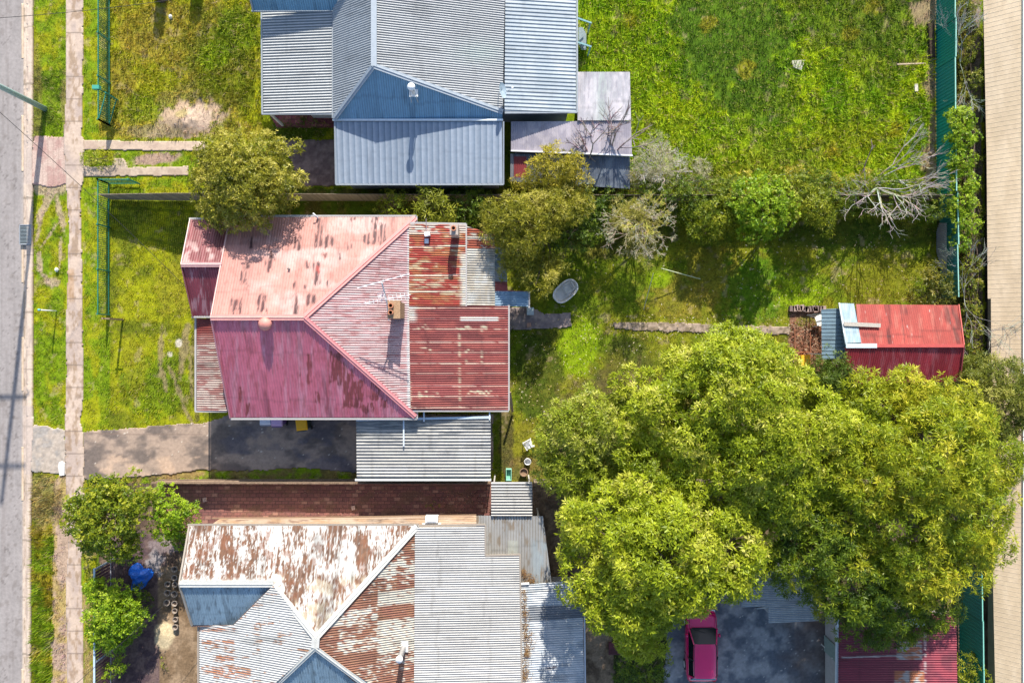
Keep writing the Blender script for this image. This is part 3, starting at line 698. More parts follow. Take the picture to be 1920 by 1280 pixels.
def c_s2(px, py, u, v):
    c = const((0.23, 0.05, 0.048), 0.25, 0.76, 41)(px, py, u, v)
    c = mix3(c, (0.36, 0.085, 0.07), 0.7*ss(0.45, 0.65, fbm(px/30, py/10, 42, 4)))
    for y, k in laps: c = mix3(c, (0.68, 0.50, 0.40), k*0.85*(np.abs(py-y) < 1.2)*ss(0.3, 0.45, fbm(px/10, py/10, int(y), 3)))
    for x in (862, 770): c = mix3(c, (0.70, 0.60, 0.42), 0.6*(np.abs(px-x) < 0.8)*ss(0.45, 0.6, vn(py/3, px*0, 43)))
    c = mix3(c, (0.68, 0.56, 0.40), 0.85*patches(px, py, [(792, 613, 22, 6), (870, 615, 30, 8), (905, 615, 16, 9), (800, 655, 20, 5), (890, 735, 24, 6), (912, 735, 16, 8), (792, 740, 16, 8), (818, 738, 14, 8), (882, 655, 26, 3), (874, 668, 3, 26), (904, 668, 3, 22)], 1.5, 44)*ss(0.48, 0.62, vn(px/1.4, py/2.5, 45)))
    c = mix3(c, (0.74, 0.60, 0.53), 0.95*((np.abs(py-598) < 5) & (px > 862) & (px < 936-(py-594)*0.5)))
    c = mix3(c, (0.70, 0.66, 0.6), 0.8*ss(786, 772, px+12*(fbm(px/6, py/8, 46, 3)-.5))*ss(608, 596, py))
    return c*(0.7+0.45*ss(0.2, 0.8, ribs(u)))[:, None]
roof('skillion_roof', RH, sk2, [(767, 574), (953, 574), (953, 768), (770, 768)], (1, 0), c_s2, amp=0.015, k=.7, label='dark red skillion roof with cream sheet laps')
sk3 = [(875, 425, 2.75), (875, 573, 2.75), (928, 573, 2.5)]
def c_s3(px, py, u, v):
    c = mix3((0.55, 0.50, 0.42), (0.68, 0.66, 0.60), ss(0.3, 0.7, fbm(px/20, py/20, 51, 3)))
    c = mix3(c, (0.42, 0.09, 0.04), 0.95*((py < 443)*ss(0.3, 0.4, fbm(px/9, py/6, 52, 3))+((py > 449) & (py < 466))*ss(0.34, 0.42, fbm(px/9, py/6, 53, 3))).clip(0, 1))
    c = mix3(c, (0.5, 0.42, 0.3), 0.5*ss(0.6, 0.7, fbm(px/6, py/20, 54, 3)))
    c = mix3(c, (0.42, 0.40, 0.32), 0.6*(px > 918)*ss(0.35, 0.6, fbm(px/6, py/7, 55, 3)))
    return c*(0.65+0.45*ss(0.2, 0.8, ribs(u)))[:, None]
roof('skillion_roof', RH, sk3, [(875, 424), (928, 440), (928, 573), (875, 573)], (1, 0), c_s3, k=.8, amp=0.02, pitch=0.125, label='pale galvanised skillion roof with red top sheets')
sk4 = [(928, 440, 2.4), (928, 573, 2.4), (990, 573, 2.15)]
def c_s4(px, py, u, v):
    c = np.array((0.50, 0.52, 0.53))*np.ones((len(px), 1))
    c = mix3(c, (0.30, 0.42, 0.52), (py < 500)*0.8); c = mix3(c, (0.40, 0.055, 0.04), ((py > 528) & (py < 546))*0.95)
    c = mix3(c, (0.20, 0.36, 0.52), (py > 546)*0.9)
    return c*(0.8+0.3*fbm(px/6, py/6, 56, 3))[:, None]
roof('patched_low_roof', RH, sk4, [(928, 462), (948, 466), (952, 544), (991, 546), (991, 575), (928, 573)], (1, 0), c_s4, amp=0.008, pitch=0.12, label='low patched roof of blue, white and red sheets')
# front porch gable
zg = 4.1
pn = [(357, 412, 2.95), (340, 496, zg), (415, 496, zg)]; ps = [(362, 592, 3.0), (340, 496, zg), (415, 496, zg)]
def c_pn(px, py, u, v):
    c = const((0.36, 0.10, 0.11), 0.2, 0.4, 61)(px, py, u, v)
    c = mix3(c, (0.24, 0.05, 0.055), 0.9*ss(0.36, 0.52, fbm(px/5, py/40, 62, 4)))
    return mix3(c, (0.66, 0.45, 0.42), 0.8*ss(0.55, 0.7, fbm(px/14, py/12, 63, 3))*ss(440, 470, py))
def c_ps(px, py, u, v):
    c = const((0.26, 0.05, 0.065), 0.2, 0.4, 65)(px, py, u, v)
    return mix3(c, (0.50, 0.26, 0.28), 0.8*ss(0.54, 0.68, fbm(px/4, py/26, 66, 4)))
roof('porch_roof_north', RH, pn, [(357, 412), (430, 412), (430, 440), (413, 496), (340, 496)], (0, 1), c_pn, pitch=0.12, amp=0.007)
roof('porch_roof_south', RH, ps, [(340, 496), (415, 496), (397, 592), (362, 592)], (0, 1), c_ps, pitch=0.12, amp=0.007, k=.9)
# verandah at the front
vp = [(369, 596, 2.65), (369, 770, 2.65), (425, 770, 2.85)]
def c_vp(px, py, u, v):
    c = mix3((0.50, 0.24, 0.20), (0.70, 0.60, 0.52), ss(0.4, 0.85, ribs(u))*ss(615, 650, py))
    c = mix3(c, (0.30, 0.05, 0.04), 0.95*ss(650, 610, py+30*(fbm(px/9, py/9, 71, 3)-.5)))
    return mix3(c, (0.34, 0.05, 0.045), 0.65*ss(0.48, 0.62, fbm(px/20, py/3, 72, 3)))
roof('verandah_roof', RH, vp, [(369, 597), (425, 597), (448, 770), (369, 770)], (1, 0), c_vp, amp=0.018)
# ridge and hip cappings
RC = (0.62, 0.30, 0.26); up = 0.03
cap('ridge_cap', RH, g3((395, 595, ZR+up), (570, 595, ZR+up)), 0.26, RC)
cap('hip_cap', RH, g3((570, 595, ZR+up), (779, 408, ZE+up)), 0.26, (0.58, 0.22, 0.20)); cap('hip_cap', RH, g3((570, 595, ZR+up), (779, 781, ZE+up)), 0.26, (0.62, 0.24, 0.24))
cap('ridge_cap', RH, g3((340, 496, zg+up), (416, 496, zg+up)), 0.22, (0.60, 0.34, 0.32))
strip('barge_board', RH, g3((432, 407, ZE), (396, 595, ZR)), 0.06, 0.14, (0.55, 0.33, 0.30)); strip('barge_board', RH, g3((396, 595, ZR), (432, 783, ZE)), 0.06, 0.14, (0.45, 0.2, 0.22))
strip('barge_board', RH, g3((357, 411, 2.95), (340, 496, zg)), 0.05, 0.12, (0.55, 0.42, 0.4)); strip('barge_board', RH, g3((340, 496, zg), (362, 593, 3.0)), 0.05, 0.12, (0.3, 0.1, 0.1))
WG = (0.36, 0.34, 0.33)
for pts in (((432, 405, 2.96), (781, 405, 2.96)), ((781, 405, 2.96), (781, 418, 2.96)), ((432, 785, 2.96), (782, 785, 2.96), (782, 770, 2.96)), ((367, 595, 2.6), (367, 771, 2.6), (426, 771, 2.78)), ((954, 572, 2.55), (954, 769, 2.55)), ((770, 770, 3.1), (954, 770, 2.55)), ((355, 410, 2.9), (382, 410, 2.9)), ((360, 594, 2.95), (396, 594, 2.95)), ((767, 418, 3.15), (874, 420, 2.8), (874, 574, 2.8)), ((992, 546, 2.1), (992, 577, 2.1))):
    strip('gutter', RH, g3(*pts), 0.09, 0.08, WG if pts[0][0] != 874 else (0.3, 0.2, 0.14))
HW = (0.52, 0.47, 0.36)
walls(RH, [(450, 425, ZE), (772, 425, ZE), (772, 765, ZE), (450, 765, ZE)], 2.9, HW)
MB().prism([(G(450, 425, ZE).x, G(450, 425, ZE).y-0.1), (G(450, 425, ZE).x+0.1, G(450, 425, ZE).y-0.1), (G(450, 425, ZE).x+0.1, G(0, 765, ZE).y), (G(450, 425, ZE).x, G(0, 765, ZE).y)], 2.9, 2.95, HW).build('gable_trim', M_WALL, RH)
walls(RH, [(772, 432, ZE), (862, 432, ZE), (862, 560, ZE), (772, 560, ZE)], 2.7, HW); walls(RH, [(772, 580, ZE), (940, 580, 2.6), (940, 758, 2.6), (772, 758, 2.6)], 2.45, HW)
walls(RH, [(862, 440, 2.6), (920, 446, 2.6), (920, 566, 2.6), (862, 566, 2.6)], 2.4, HW); walls(RH, [(372, 424, 2.9), (452, 424, 2.9), (452, 585, 2.9), (372, 585, 2.9)], 2.85, HW)
walls(RH, [(922, 470, 2.1), (945, 470, 2.1), (945, 545, 2.1), (922, 545, 2.1)], 2.05, HW)
for y in (600, 680, 765): MB().bar(G(374, y, 2.6)-Vector((0, 0, 2.6)), G(374, y, 2.6), 0.1, 0.1, (0.7, 0.68, 0.62), up=(0, 1, 0)).build('verandah_post', M_PAINT, RH)
window(RH, (G(372, 505, 2.9).x-0.03, G(372, 505, 2.9).y, 1.6), 1.4, 1.3, (-1, 0)); window(RH, (G(450, 700, 3).x-0.03, G(0, 700, 3).y, 1.6), 1.2, 1.3, (-1, 0))
window(RH, (G(940, 690, 2.6).x+0.03, G(0, 690, 2.6).y, 1.6), 1.1, 1.0, (1, 0)); door(RH, (G(940, 610, 2.6).x+0.04, G(0, 610, 2.6).y, 1.1), (1, 0)); door(RH, (G(450, 640, 3).x-0.04, G(0, 640, 3).y, 1.1), (-1, 0))
for x in (520, 680): window(RH, (G(x, 0, 3).x, G(0, 765, 3).y-0.03, 1.6), 1.1, 1.2, (0, -1)); window(RH, (G(x, 0, 3).x, G(0, 425, 3).y+0.03, 1.6), 1.1, 1.2, (0, 1))
# chimneys (the sight line decides how far they lean, they stand straight)
def chimney(parent, x, y, zb, zt, sx, sy, pots, col, colb):
    mb = MB(); c = G(x, y, zt); n = int((zt-zb)/0.086)
    for i in range(n):
        f = 1.0 if i < n-3 else 1.12
        k = 0.85+0.3*random.random(); mb.box((c.x, c.y, zb+0.043+i*0.086), (sx*f, sy*f, 0.082), 0, tuple(v*k for v in col))
        if i % 1 == 0: mb.box((c.x, c.y, zb+i*0.086), (sx*f*0.98, sy*f*0.98, 0.012), 0, colb)
    o = mb.build('chimney', M_BRICK, parent)
    for dx, dy in pots:
        MB().lathe((c.x+dx, c.y+dy, zt-0.02), [(0.11, 0), (0.10, 0.2), (0.13, 0.24), (0.13, 0.3), (0.085, 0.3), (0.075, 0.0)], 14, (0.42, 0.17, 0.09)).build('chimney_pot', M_PAINT, o)
    return o
chimney(RH, 738, 580, 3.3, 4.9, 0.54, 0.76, ((-0.10, 0.17), (-0.10, -0.15)), (0.31, 0.20, 0.12), (0.4, 0.33, 0.25))
chimney(RH, 851, 430, 2.8, 4.1, 0.36, 0.46, ((0, 0.02),), (0.36, 0.30, 0.26), (0.3, 0.27, 0.24))
# round cowl, vent pipe and roof mast
c = G(497, 607, 5.2)
MB().lathe((c.x, c.y, 4.85), [(0.12, 0), (0.12, 0.28), (0.30, 0.30), (0.32, 0.36), (0.27, 0.46), (0.17, 0.54), (0.06, 0.58), (0.0, 0.585)], 20, (0.55, 0.22, 0.18)).build('roof_cowl', M_PAINT, RH, smooth=True)
a = G(592, 405, 3.4); MB().tube([(a.x, a.y-0.1, 2.6), (a.x, a.y, 3.3), (a.x-0.12, a.y+0.12, 3.45)], 0.04, 8, True, (0.7, 0.7, 0.7)).build('vent_pipe', M_PAINT, RH, smooth=True)
a = G(541, 504, 4.3); MB().lathe((a.x, a.y, 4.1), [(0.04, 0), (0.04, 0.22), (0.06, 0.23), (0.0, 0.25)], 8, (0.15, 0.13, 0.12)).build('vent_pipe', M_PAINT, RH)
a = G(800, 440, 3.1); mb = MB().bar((a.x, a.y, 3.05), (a.x, a.y+0.75, 3.35), 0.03, 0.03, (0.4, 0.3, 0.3)).box((a.x+0.05, a.y, 3.25), (0.26, 0.2, 0.3), 0.2, (0.72, 0.72, 0.76)).box((a.x, a.y-0.32, 3.12), (0.2, 0.24, 0.04), 0, (0.6, 0.6, 0.65))
mb.build('meter_box', M_PAINT, RH)
# television aerial on the chimney
TA = empty('tv_antenna', G(724, 560, 4.6), 'white rake shaped television aerial beside the brick chimney', 'antenna')
AC = (0.6, 0.58, 0.58)
MB().tube([G(729, 600, 4.3), G(725, 563, 5.4), G(716, 530, 6.3)], 0.035, 6, True, AC).build('mast', M_PAINT, TA)
def aerial(a, b, n, l, nm='boom'):
    mb = MB(); a = Vector(a); b = Vector(b); mb.bar(a, b, 0.035, 0.035, AC); d = (b-a).normalized(); s = d.cross(Vector((0, 0, 1))).normalized()
    for i in range(n):
        p = a.lerp(b, (i+0.5)/n); ll = l*(0.6+0.5*i/n); mb.bar(p-s*ll, p+s*ll, 0.018, 0.018, AC)
    return mb.build(nm, M_PAINT, TA)
aerial(G(670, 540, 6.2), G(768, 513, 6.2), 3, 0.10, 'boom'); aerial(G(682, 569, 5.8), G(770, 552, 5.8), 12, 0.16, 'boom'); aerial(G(708, 556, 5.9), G(722, 552, 5.9), 6, 0.22, 'boom')
# ------------------------------------------------------------------ carport
CP = empty('carport', G(795, 840, 0), 'open carport with grey galvanised roof on the south side of the red house', 'carport')
cp = [(668, 788, 2.55), (920, 788, 2.55), (920, 896, 2.35)]
def c_cp(px, py, u, v):
    c = mix3((0.50, 0.49, 0.47), (0.62, 0.60, 0.55), ss(0.3, 0.7, fbm(px/40, py/6, 81, 3)))
    c = mix3(c, (0.16, 0.18, 0.20), 0.75*ss(0.48, 0.62, fbm(px/34, py/3, 82, 3))*ss(870, 800, py))
    return c*(0.72+0.35*ss(0.2, 0.8, ribs(u, 0.165)))[:, None]
roof('roof', CP, cp, [(668, 790), (920, 786), (920, 896), (669, 896)], (1, 0), c_cp, amp=0.028, pitch=0.165)
strip('gutter', CP, g3((666, 899, 2.3), (921, 899, 2.3)), 0.1, 0.09, (0.6, 0.6, 0.58)); strip('flashing', CP, g3((668, 787, 2.6), (920, 782, 2.6)), 0.12, 0.06, (0.42, 0.50, 0.58))
strip('downpipe', CP, g3((757, 782, 2.66), (757, 836, 2.6)), 0.07, 0.06, (0.55, 0.6, 0.66)); strip('downpipe', CP, g3((795, 768, 2.7), (795, 790, 2.64)), 0.07, 0.06, (0.5, 0.55, 0.62)); strip('downpipe', CP, g3((918, 768, 2.5), (918, 787, 2.62)), 0.06, 0.06, (0.5, 0.6, 0.66))
for x, y in ((674, 795), (674, 888), (795, 888), (914, 795), (914, 888)):
    t = G(x, y, 2.3); MB().bar((t.x, t.y, 0), (t.x, t.y, 2.32), 0.09, 0.09, (0.45, 0.45, 0.43), up=(0, 1, 0)).build('post', M_PAINT, CP)

# ================================================================== BLUE GREY HOUSE (top)
BH = empty('house', G(790, 120, 0), 'blue grey corrugated iron house at the top of the block', 'house')
BL = (0.36, 0.40, 0.44); BLs = (0.17, 0.33, 0.46)
ap = (700, 125, 4.7)
def c_blue(base, seed=1, strongrib=0.25, pit=0.115):
    def f(px, py, u, v):
        c = const(base, 0.03, 0.76, seed)(px, py, u, v)
        return c*(1-strongrib*0.5+strongrib*ribs(u, pit))[:, None]
    return f
zn = 4.7; ze = 3.1
wf = [(624, 223, ze), ap, (700, -60, zn)]; efb = [(942, 210, ze), ap, (706, -60, zn)]; sfb = [(624, 223, ze), ap, (942, 212, ze)]
def c_bw(px, py, u, v): return c_blue((0.40, 0.43, 0.46), 101, 0.5)(px, py, u, v)
def c_be(px, py, u, v):
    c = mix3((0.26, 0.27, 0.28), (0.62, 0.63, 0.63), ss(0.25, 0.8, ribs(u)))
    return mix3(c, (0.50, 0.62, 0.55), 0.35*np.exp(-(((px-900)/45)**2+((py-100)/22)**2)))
roof('roof_west_face', BH, wf, [(624, 223), (700, 125), (700, -80), (624, -80)], (1, 0), c_bw, wear=.6, amp=0.016, k=.72)
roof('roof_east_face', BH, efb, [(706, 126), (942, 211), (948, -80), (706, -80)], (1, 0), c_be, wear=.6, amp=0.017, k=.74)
roof('roof_south_face', BH, sfb, [(624, 224), (700, 125), (942, 210), (942, 225), (624, 226)], (0, 1), c_blue((0.16, 0.30, 0.42), 103, 0.4), amp=0.007, k=.95)
ls = [(630, 228, 3.0), (941, 228, 3.0), (941, 343, 2.6)]
def c_bls(px, py, u, v):
    c = c_blue((0.36, 0.41, 0.48), 104, 0.06)(px, py, u, v)
    return mix3(c, (0.14, 0.20, 0.27), 0.7*(np.mod(u+.03, 0.3) < .06))
roof('skillion_roof', BH, ls, [(628, 228), (941, 228), (942, 344), (631, 344)], (0, 1), c_bls, wear=.5, amp=0.005, pitch=0.3, prof='deck', label='pale blue skillion roof on the south side', k=.78)
lw = [(491, 20, 2.7), (622, 20, 3.0), (491, 212, 2.7)]
def c_blw(px, py, u, v):
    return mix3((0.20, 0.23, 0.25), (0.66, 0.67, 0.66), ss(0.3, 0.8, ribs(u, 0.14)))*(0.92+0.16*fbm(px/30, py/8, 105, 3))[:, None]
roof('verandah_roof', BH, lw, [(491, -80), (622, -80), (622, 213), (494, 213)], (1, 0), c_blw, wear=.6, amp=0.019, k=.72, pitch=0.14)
fg = [(475, 20, 3.0), (628, 20, 3.0), (628, -60, 4.4)]
roof('front_gable_roof', BH, fg, [(475, 20), (625, 20), (660, -60), (455, -60)], (0, 1), c_blue((0.13, 0.27, 0.38), 106, 0.4), amp=0.007, k=.95)
dk = [(948, -60, 3.05), (948, 208, 3.05), (1080, 210, 2.6)]
def c_dk(px, py, u, v):
    c = mix3((0.50, 0.55, 0.58), (0.42, 0.48, 0.52), ss(0.3, 0.7, fbm(px/30, py/30, 107, 3)))
    c = c*(0.9+0.2*_h(np.floor(u/0.76), np.floor(v*0), 4))[:, None]
    return mix3(c, (0.07, 0.10, 0.12), 0.75*(np.mod(u, 0.19) < 0.035))
roof('skillion_roof', BH, dk, [(948, -80), (1080, -80), (1080, 211), (946, 209)], (1, 0), c_dk, wear=.6, k=.82, amp=0.016, pitch=0.19, prof='deck', label='ribbed steel deck roof over the rear rooms')
CW = (0.30, 0.34, 0.38)
strip('ridge_cap', BH, g3((701, -80, 4.76), (701, 124, 4.76)), 0.27, 0.05, CW)
cap('hip_cap', BH, g3((700, 124, 4.75), (626, 223, 3.14)), 0.26, CW); cap('hip_cap', BH, g3((702, 124, 4.75), (943, 210, 3.14)), 0.26, CW)
strip('gutter', BH, g3((624, 225, 3.05), (943, 225, 3.05)), 0.09, 0.08, (0.6, 0.66, 0.7))
for pts in (((630, 346, 2.55), (944, 346, 2.55)), ((944, 346, 2.55), (944, 228, 3.0)), ((630, 346, 2.55), (628, 226, 3.0)), ((491, 214, 2.66), (623, 214, 2.95)), ((490, -60, 2.66), (492, 214, 2.66)), ((1082, -60, 2.56), (1082, 211, 2.56), (946, 212, 3.0)), ((472, 21, 2.95), (624, 21, 2.95), (624, 222, 3.0)), ((475, 20, 3.0), (455, -60, 4.4))):
    strip('gutter', BH, g3(*pts), 0.08, 0.08, (0.24, 0.27, 0.30))
BW = (0.45, 0.5, 0.55)
walls(BH, [(640, -60, 2.9), (930, -60, 2.9), (930, 210, 2.9), (640, 210, 2.9)], 2.9, BW); walls(BH, [(640, 220, 2.6), (934, 220, 2.6), (934, 332, 2.6), (640, 332, 2.6)], 2.5, BW)
walls(BH, [(932, -60, 2.6), (1068, -60, 2.6), (1068, 198, 2.6), (932, 198, 2.6)], 2.5, BW); walls(BH, [(560, -60, 2.6), (642, -60, 2.6), (642, 190, 2.6), (560, 190, 2.6)], 2.5, BW)
for x in (700, 850): window(BH, (G(x, 0, 2.6).x, G(0, 332, 2.6).y-0.03, 1.5), 1.1, 1.0, (0, -1))
window(BH, (G(1068, 0, 2.6).x+0.03, G(0, 150, 2.6).y, 1.5), 1.1, 1.0, (1, 0)); door(BH, (G(1068, 0, 2.6).x+0.04, G(0, 75, 2.6).y, 1.15), (1, 0), (0.6, 0.6, 0.55)); window(BH, (G(560, 0, 2.6).x-0.03, G(0, 120, 2.6).y, 1.5), 1.1, 1.2, (-1, 0))
for y in (40, 120, 205): t = G(498, y, 2.6); MB().bar((t.x, t.y, 0), (t.x, t.y, 2.62), 0.1, 0.1, (0.75, 0.75, 0.72), up=(0, 1, 0)).build('verandah_post', M_PAINT, BH)
# vent flue with legs on white flashing
c = G(777, 180, 3.7)
MB().box((c.x, c.y+0.12, 3.95), (0.42, 0.5, 0.03), 0, (0.78, 0.78, 0.76)).build('flashing', M_PAINT, BH)
fl = MB().lathe((c.x, c.y+0.05, 3.9), [(0.09, 0), (0.09, 0.75), (0.16, 0.78), (0.19, 0.86), (0.16, 0.95), (0.08, 1.0), (0, 1.01)], 16, (0.75, 0.77, 0.78))
fl.tube([(c.x-0.16, c.y-0.28, 3.6), (c.x-0.1, c.y+0.05, 4.5)], 0.025, 6, True, (0.45, 0.48, 0.5)).tube([(c.x+0.16, c.y-0.28, 3.6), (c.x+0.1, c.y+0.05, 4.5)], 0.025, 6, True, (0.45, 0.48, 0.5)).build('flue', M_PAINT, BH, smooth=True)
# satellite dish
SD = empty('satellite_dish', G(942, 180, 3.1), 'grey oval satellite dish on the blue grey roof edge', 'satellite dish')
c = G(941, 170, 3.75); mb = MB(); n = 18; vs = []; fs = []
ax1 = Vector((0.10, 0.02, 0.99)).normalized()*0.0; f = Vector((0.86, 0.05, 0.5)).normalized(); s = Vector((0, 1, 0)); s = (s-f*s.dot(f)).normalized(); q = f.cross(s)
for r_, k in ((0.02, 0), (0.2, 0.015), (0.36, 0.05), (0.38, 0.06)):
    for i in range(n):
        a = 2*math.pi*i/n; vs.append(c+s*math.cos(a)*r_+q*math.sin(a)*r_*0.9+f*k)
for j in range(3):
    for i in range(n): fs.append((j*n+i, j*n+(i+1) % n, (j+1)*n+(i+1) % n, (j+1)*n+i))
fs.append(tuple(range(n)))
mb._add(vs, fs, (0.32, 0.40, 0.46)); mb.build('dish', M_PAINT, SD, smooth=True)
MB().tube([c-f*0.02, c-f*0.15-Vector((0, 0, 0.1)), (c.x-0.2, c.y-0.15, 3.1)], 0.022, 6, True, (0.4, 0.42, 0.45)).build('bracket', M_PAINT, SD)
MB().tube([c-q*0.3, c+f*0.6], 0.012, 6, True, (0.6, 0.6, 0.62)).box(tuple(c+f*0.6), (0.08, 0.08, 0.1), 0, (0.75, 0.75, 0.75)).build('receiver_arm', M_PAINT, SD)
# rear steps with timber rails
ST = empty('back_steps', G(1092, 75, 0), 'small blue green timber steps with handrails behind the blue grey house', 'steps')
bgc = (0.20, 0.36, 0.38)
for i in range(4):
    p = G(1086+i*2.6, 82, 0); MB().box((p.x, p.y, 0.9-i*0.22), (0.26, 0.9, 0.05), 0, (0.22, 0.27, 0.28)).build('tread', M_WOOD, ST)
for y in (62, 105):
    a = G(1066, y, 0); b = G(1104, y, 0)
    MB().bar((a.x, a.y, 1.9), (b.x, b.y, 1.15), 0.08, 0.05, bgc).build('handrail', M_WOOD, ST)
    for t in (0.3, 0.95): p = Vector(a).lerp(b, t); MB().bar((p.x, p.y, 0), (p.x, p.y, 1.9-t*0.75), 0.08, 0.08, bgc, up=(0, 1, 0)).build('post', M_WOOD, ST)
# ------------------------------------------------------------------ whitish annex behind the blue house
AN = empty('annex', G(1085, 250, 0), 'whitish corrugated lean-to shed joined behind the blue grey house', 'shed')
def c_an(px, py, u, v):
    c = mix3((0.46, 0.45, 0.49), (0.66, 0.62, 0.66), ss(0.38, 0.62, fbm(px/12, py/22, 111, 5)))
    c = mix3(c, (0.45, 0.55, 0.50), 0.5*np.exp(-(((px-1128)/14)**2)))
    c = mix3(c, (0.36, 0.34, 0.40), 0.6*ss(0.55, 0.7, fbm(px/4, py/20, 112, 3)))
    return c*(0.86+0.2*ribs(u))[:, None]
roof('upper_roof', AN, [(1083, 135, 2.3), (1180, 135, 2.3), (1183, 226, 2.5)], [(1083, 135), (1181, 135), (1183, 226), (1083, 226)], (0, 1), c_an, amp=0.008, k=.66)
def c_an2(px, py, u, v):
    c = mix3((0.46, 0.42, 0.48), (0.62, 0.56, 0.60), ss(0.4, 0.6, fbm(px/12, py/14, 113, 5)))
    return c*(0.9+0.15*ribs(u))[:, None]
roof('lower_roof', AN, [(958, 228, 2.35), (1183, 226, 2.45), (1185, 290, 2.25)], [(958, 228), (1183, 227), (1185, 291), (958, 282)], (0, 1), c_an2, amp=0.007, k=.68)
strip('fascia', AN, g3((958, 283, 2.2), (1186, 292, 2.2)), 0.07, 0.12, (0.6, 0.6, 0.62))
walls(AN, [(966, 236, 2.2), (1176, 236, 2.2), (1176, 280, 2.2), (966, 276, 2.2)], 2.1, (0.30, 0.34, 0.4)); walls(AN, [(1090, 145, 2.2), (1172, 145, 2.2), (1174, 236, 2.2), (1090, 236, 2.2)], 2.1, (0.30, 0.34, 0.4))
door(AN, (G(1000, 0, 2.2).x, G(0, 276, 2.2).y-0.05, 1.05), (0, -1))
LS = empty('garden_shed', G(1070, 325, 0), 'low dark grey blue iron shed with a red roof panel, beneath the whitish annex', 'shed')
def c_ls(px, py, u, v):
    c = mix3((0.17, 0.20, 0.26), (0.26, 0.30, 0.36), ss(0.4, 0.65, fbm(px/9, py/16, 114, 4)))
    c = mix3(c, (0.42, 0.06, 0.06), 0.95*((px > 963) & (px < 987) & (py > 294) & (py < 333)))
    c = mix3(c, (0.5, 0.5, 0.52), 0.8*(px < 962))
    return c*(0.75+0.3*ribs(u))[:, None]
roof('roof', LS, [(958, 288, 2.0), (1180, 292, 2.0), (1180, 354, 1.7)], [(957, 288), (1181, 294), (1181, 354), (957, 340)], (0, 1), c_ls, amp=0.01)
walls(LS, [(966, 292, 1.8), (1174, 296, 1.8), (1174, 346, 1.8), (966, 332, 1.8)], 1.7, (0.2, 0.2, 0.22)); door(LS, (G(1100, 0, 1.8).x, G(0, 340, 1.8).y-0.14, 0.9), (0, -1))

# ================================================================== WHITE RUSTED HOUSE (bottom)
WH = empty('house', G(700, 1110, 0), 'old house with peeling white and rust brown corrugated roof at the bottom', 'house')
nd = (592, 1195, 5.2)
wn = [(355, 985, 3.0), (783, 985, 3.0), nd]
WHT = (0.62, 0.61, 0.58)
def c_wn(px, py, u, v):
    sh = _h(np.floor(px/23), np.floor(px*0), 121)
    lim = 0.54-0.14*sh; n = fbm(px/1.7, py/9, 122, 3)*0.6+fbm(px/20, py/26, 123, 3)*0.4
    c = const(WHT, 0.03, 0.76, 124)(px, py, u, v)
    k = ss(lim, lim+0.05, n)*ss(1093, 1080, py+(px > 512)*-100)
    c = mix3(c, mix3((0.10, 0.055, 0.035), (0.26, 0.12, 0.06), fbm(px/5, py/5, 125, 3)), k*ss(0.0, 0.35, ribs(u, 0.26)+0.3*sh))
    c = mix3(c, (0.22, 0.08, 0.035), 0.6*ss(0.60, 0.66, fbm(px/12, py/14, 126, 4)))
    return mix3(c, (0.62, 0.56, 0.42), 0.5*ss(0.5, 0.6, fbm(px/26, py/20, 127, 3))*ss(1070, 1090, py))
roof('roof_north_face', WH, wn, [(355, 985), (782, 985), (592, 1195), (512, 1095), (337, 1095)], (0, 1), c_wn, pitch=0.13, amp=0.010, k=.72)
gs = [(337, 1096, 4.25), (512, 1096, 4.25), (358, 1170, 3.3)]
def c_gs(px, py, u, v):
    c = const((0.24, 0.34, 0.42), 0.08, 0.76, 131)(px, py, u, v)
    return mix3(c, (0.08, 0.11, 0.14), 0.6*ss(0.62, 0.7, fbm(px/2.5, py/10, 132, 3)))
roof('front_gable_south', WH, gs, [(337, 1096), (512, 1096), (437, 1171), (360, 1171)], (0, 1), c_gs, pitch=0.12, amp=0.008, k=.8)
wp = [(512, 1096, 4.25), nd, (372, 1230, 3.0)]
def rustw(seed, lo=0.56, horizontal=True):
    def f(px, py, u, v):
        c = mix3((0.46, 0.47, 0.48), (0.68, 0.68, 0.66), ss(0.25, 0.75, ribs(u)))
        n = fbm(px/24, py/7, seed, 4)*0.6+fbm(px/7, py/2.5, seed+1, 3)*0.4
        rc = mix3((0.36, 0.12, 0.05), (0.45, 0.24, 0.10), fbm(px/8, py/8, seed+2, 3))
        c = mix3(c, rc, ss(lo, lo+0.06, n)*0.9*ss(-0.2, 0.6, ribs(u)))
        return c
    return f
def c_wp(px, py, u, v):
    c = rustw(141, 0.60)(px, py, u, v)
    for y, x0, x1, h_ in ((1203, 378, 440, 4), (1233, 405, 438, 5), (1255, 378, 450, 6), (1180, 370, 440, 3), (1264, 400, 470, 7)):
        c = mix3(c, (0.48, 0.18, 0.07), 0.9*((np.abs(py-y) < h_) & (px > x0) & (px < x1))*ss(0.35, 0.55, fbm(px/8, py/2, 143, 3))*ss(0, 0.6, ribs(u)))
    return c
roof('roof_west_face', WH, [(374, 1172, 3.05), (374, 1400, 3.05), nd], [(512, 1097), (592, 1195), (590, 1212), (440, 1350), (374, 1350), (374, 1172), (437, 1172)], (1, 0), c_wp, amp=0.017)
sp = [(590, 1215, 5.2), (520, 1281, 4.27), (690, 1284, 4.27)]
roof('roof_south_face', WH, sp, [(590, 1213), (450, 1345), (790, 1345)], (0, 1), c_gs, pitch=0.12, amp=0.008, k=.8)
ep = [(783, 985, 3.0), (783, 1390, 3.0), nd]
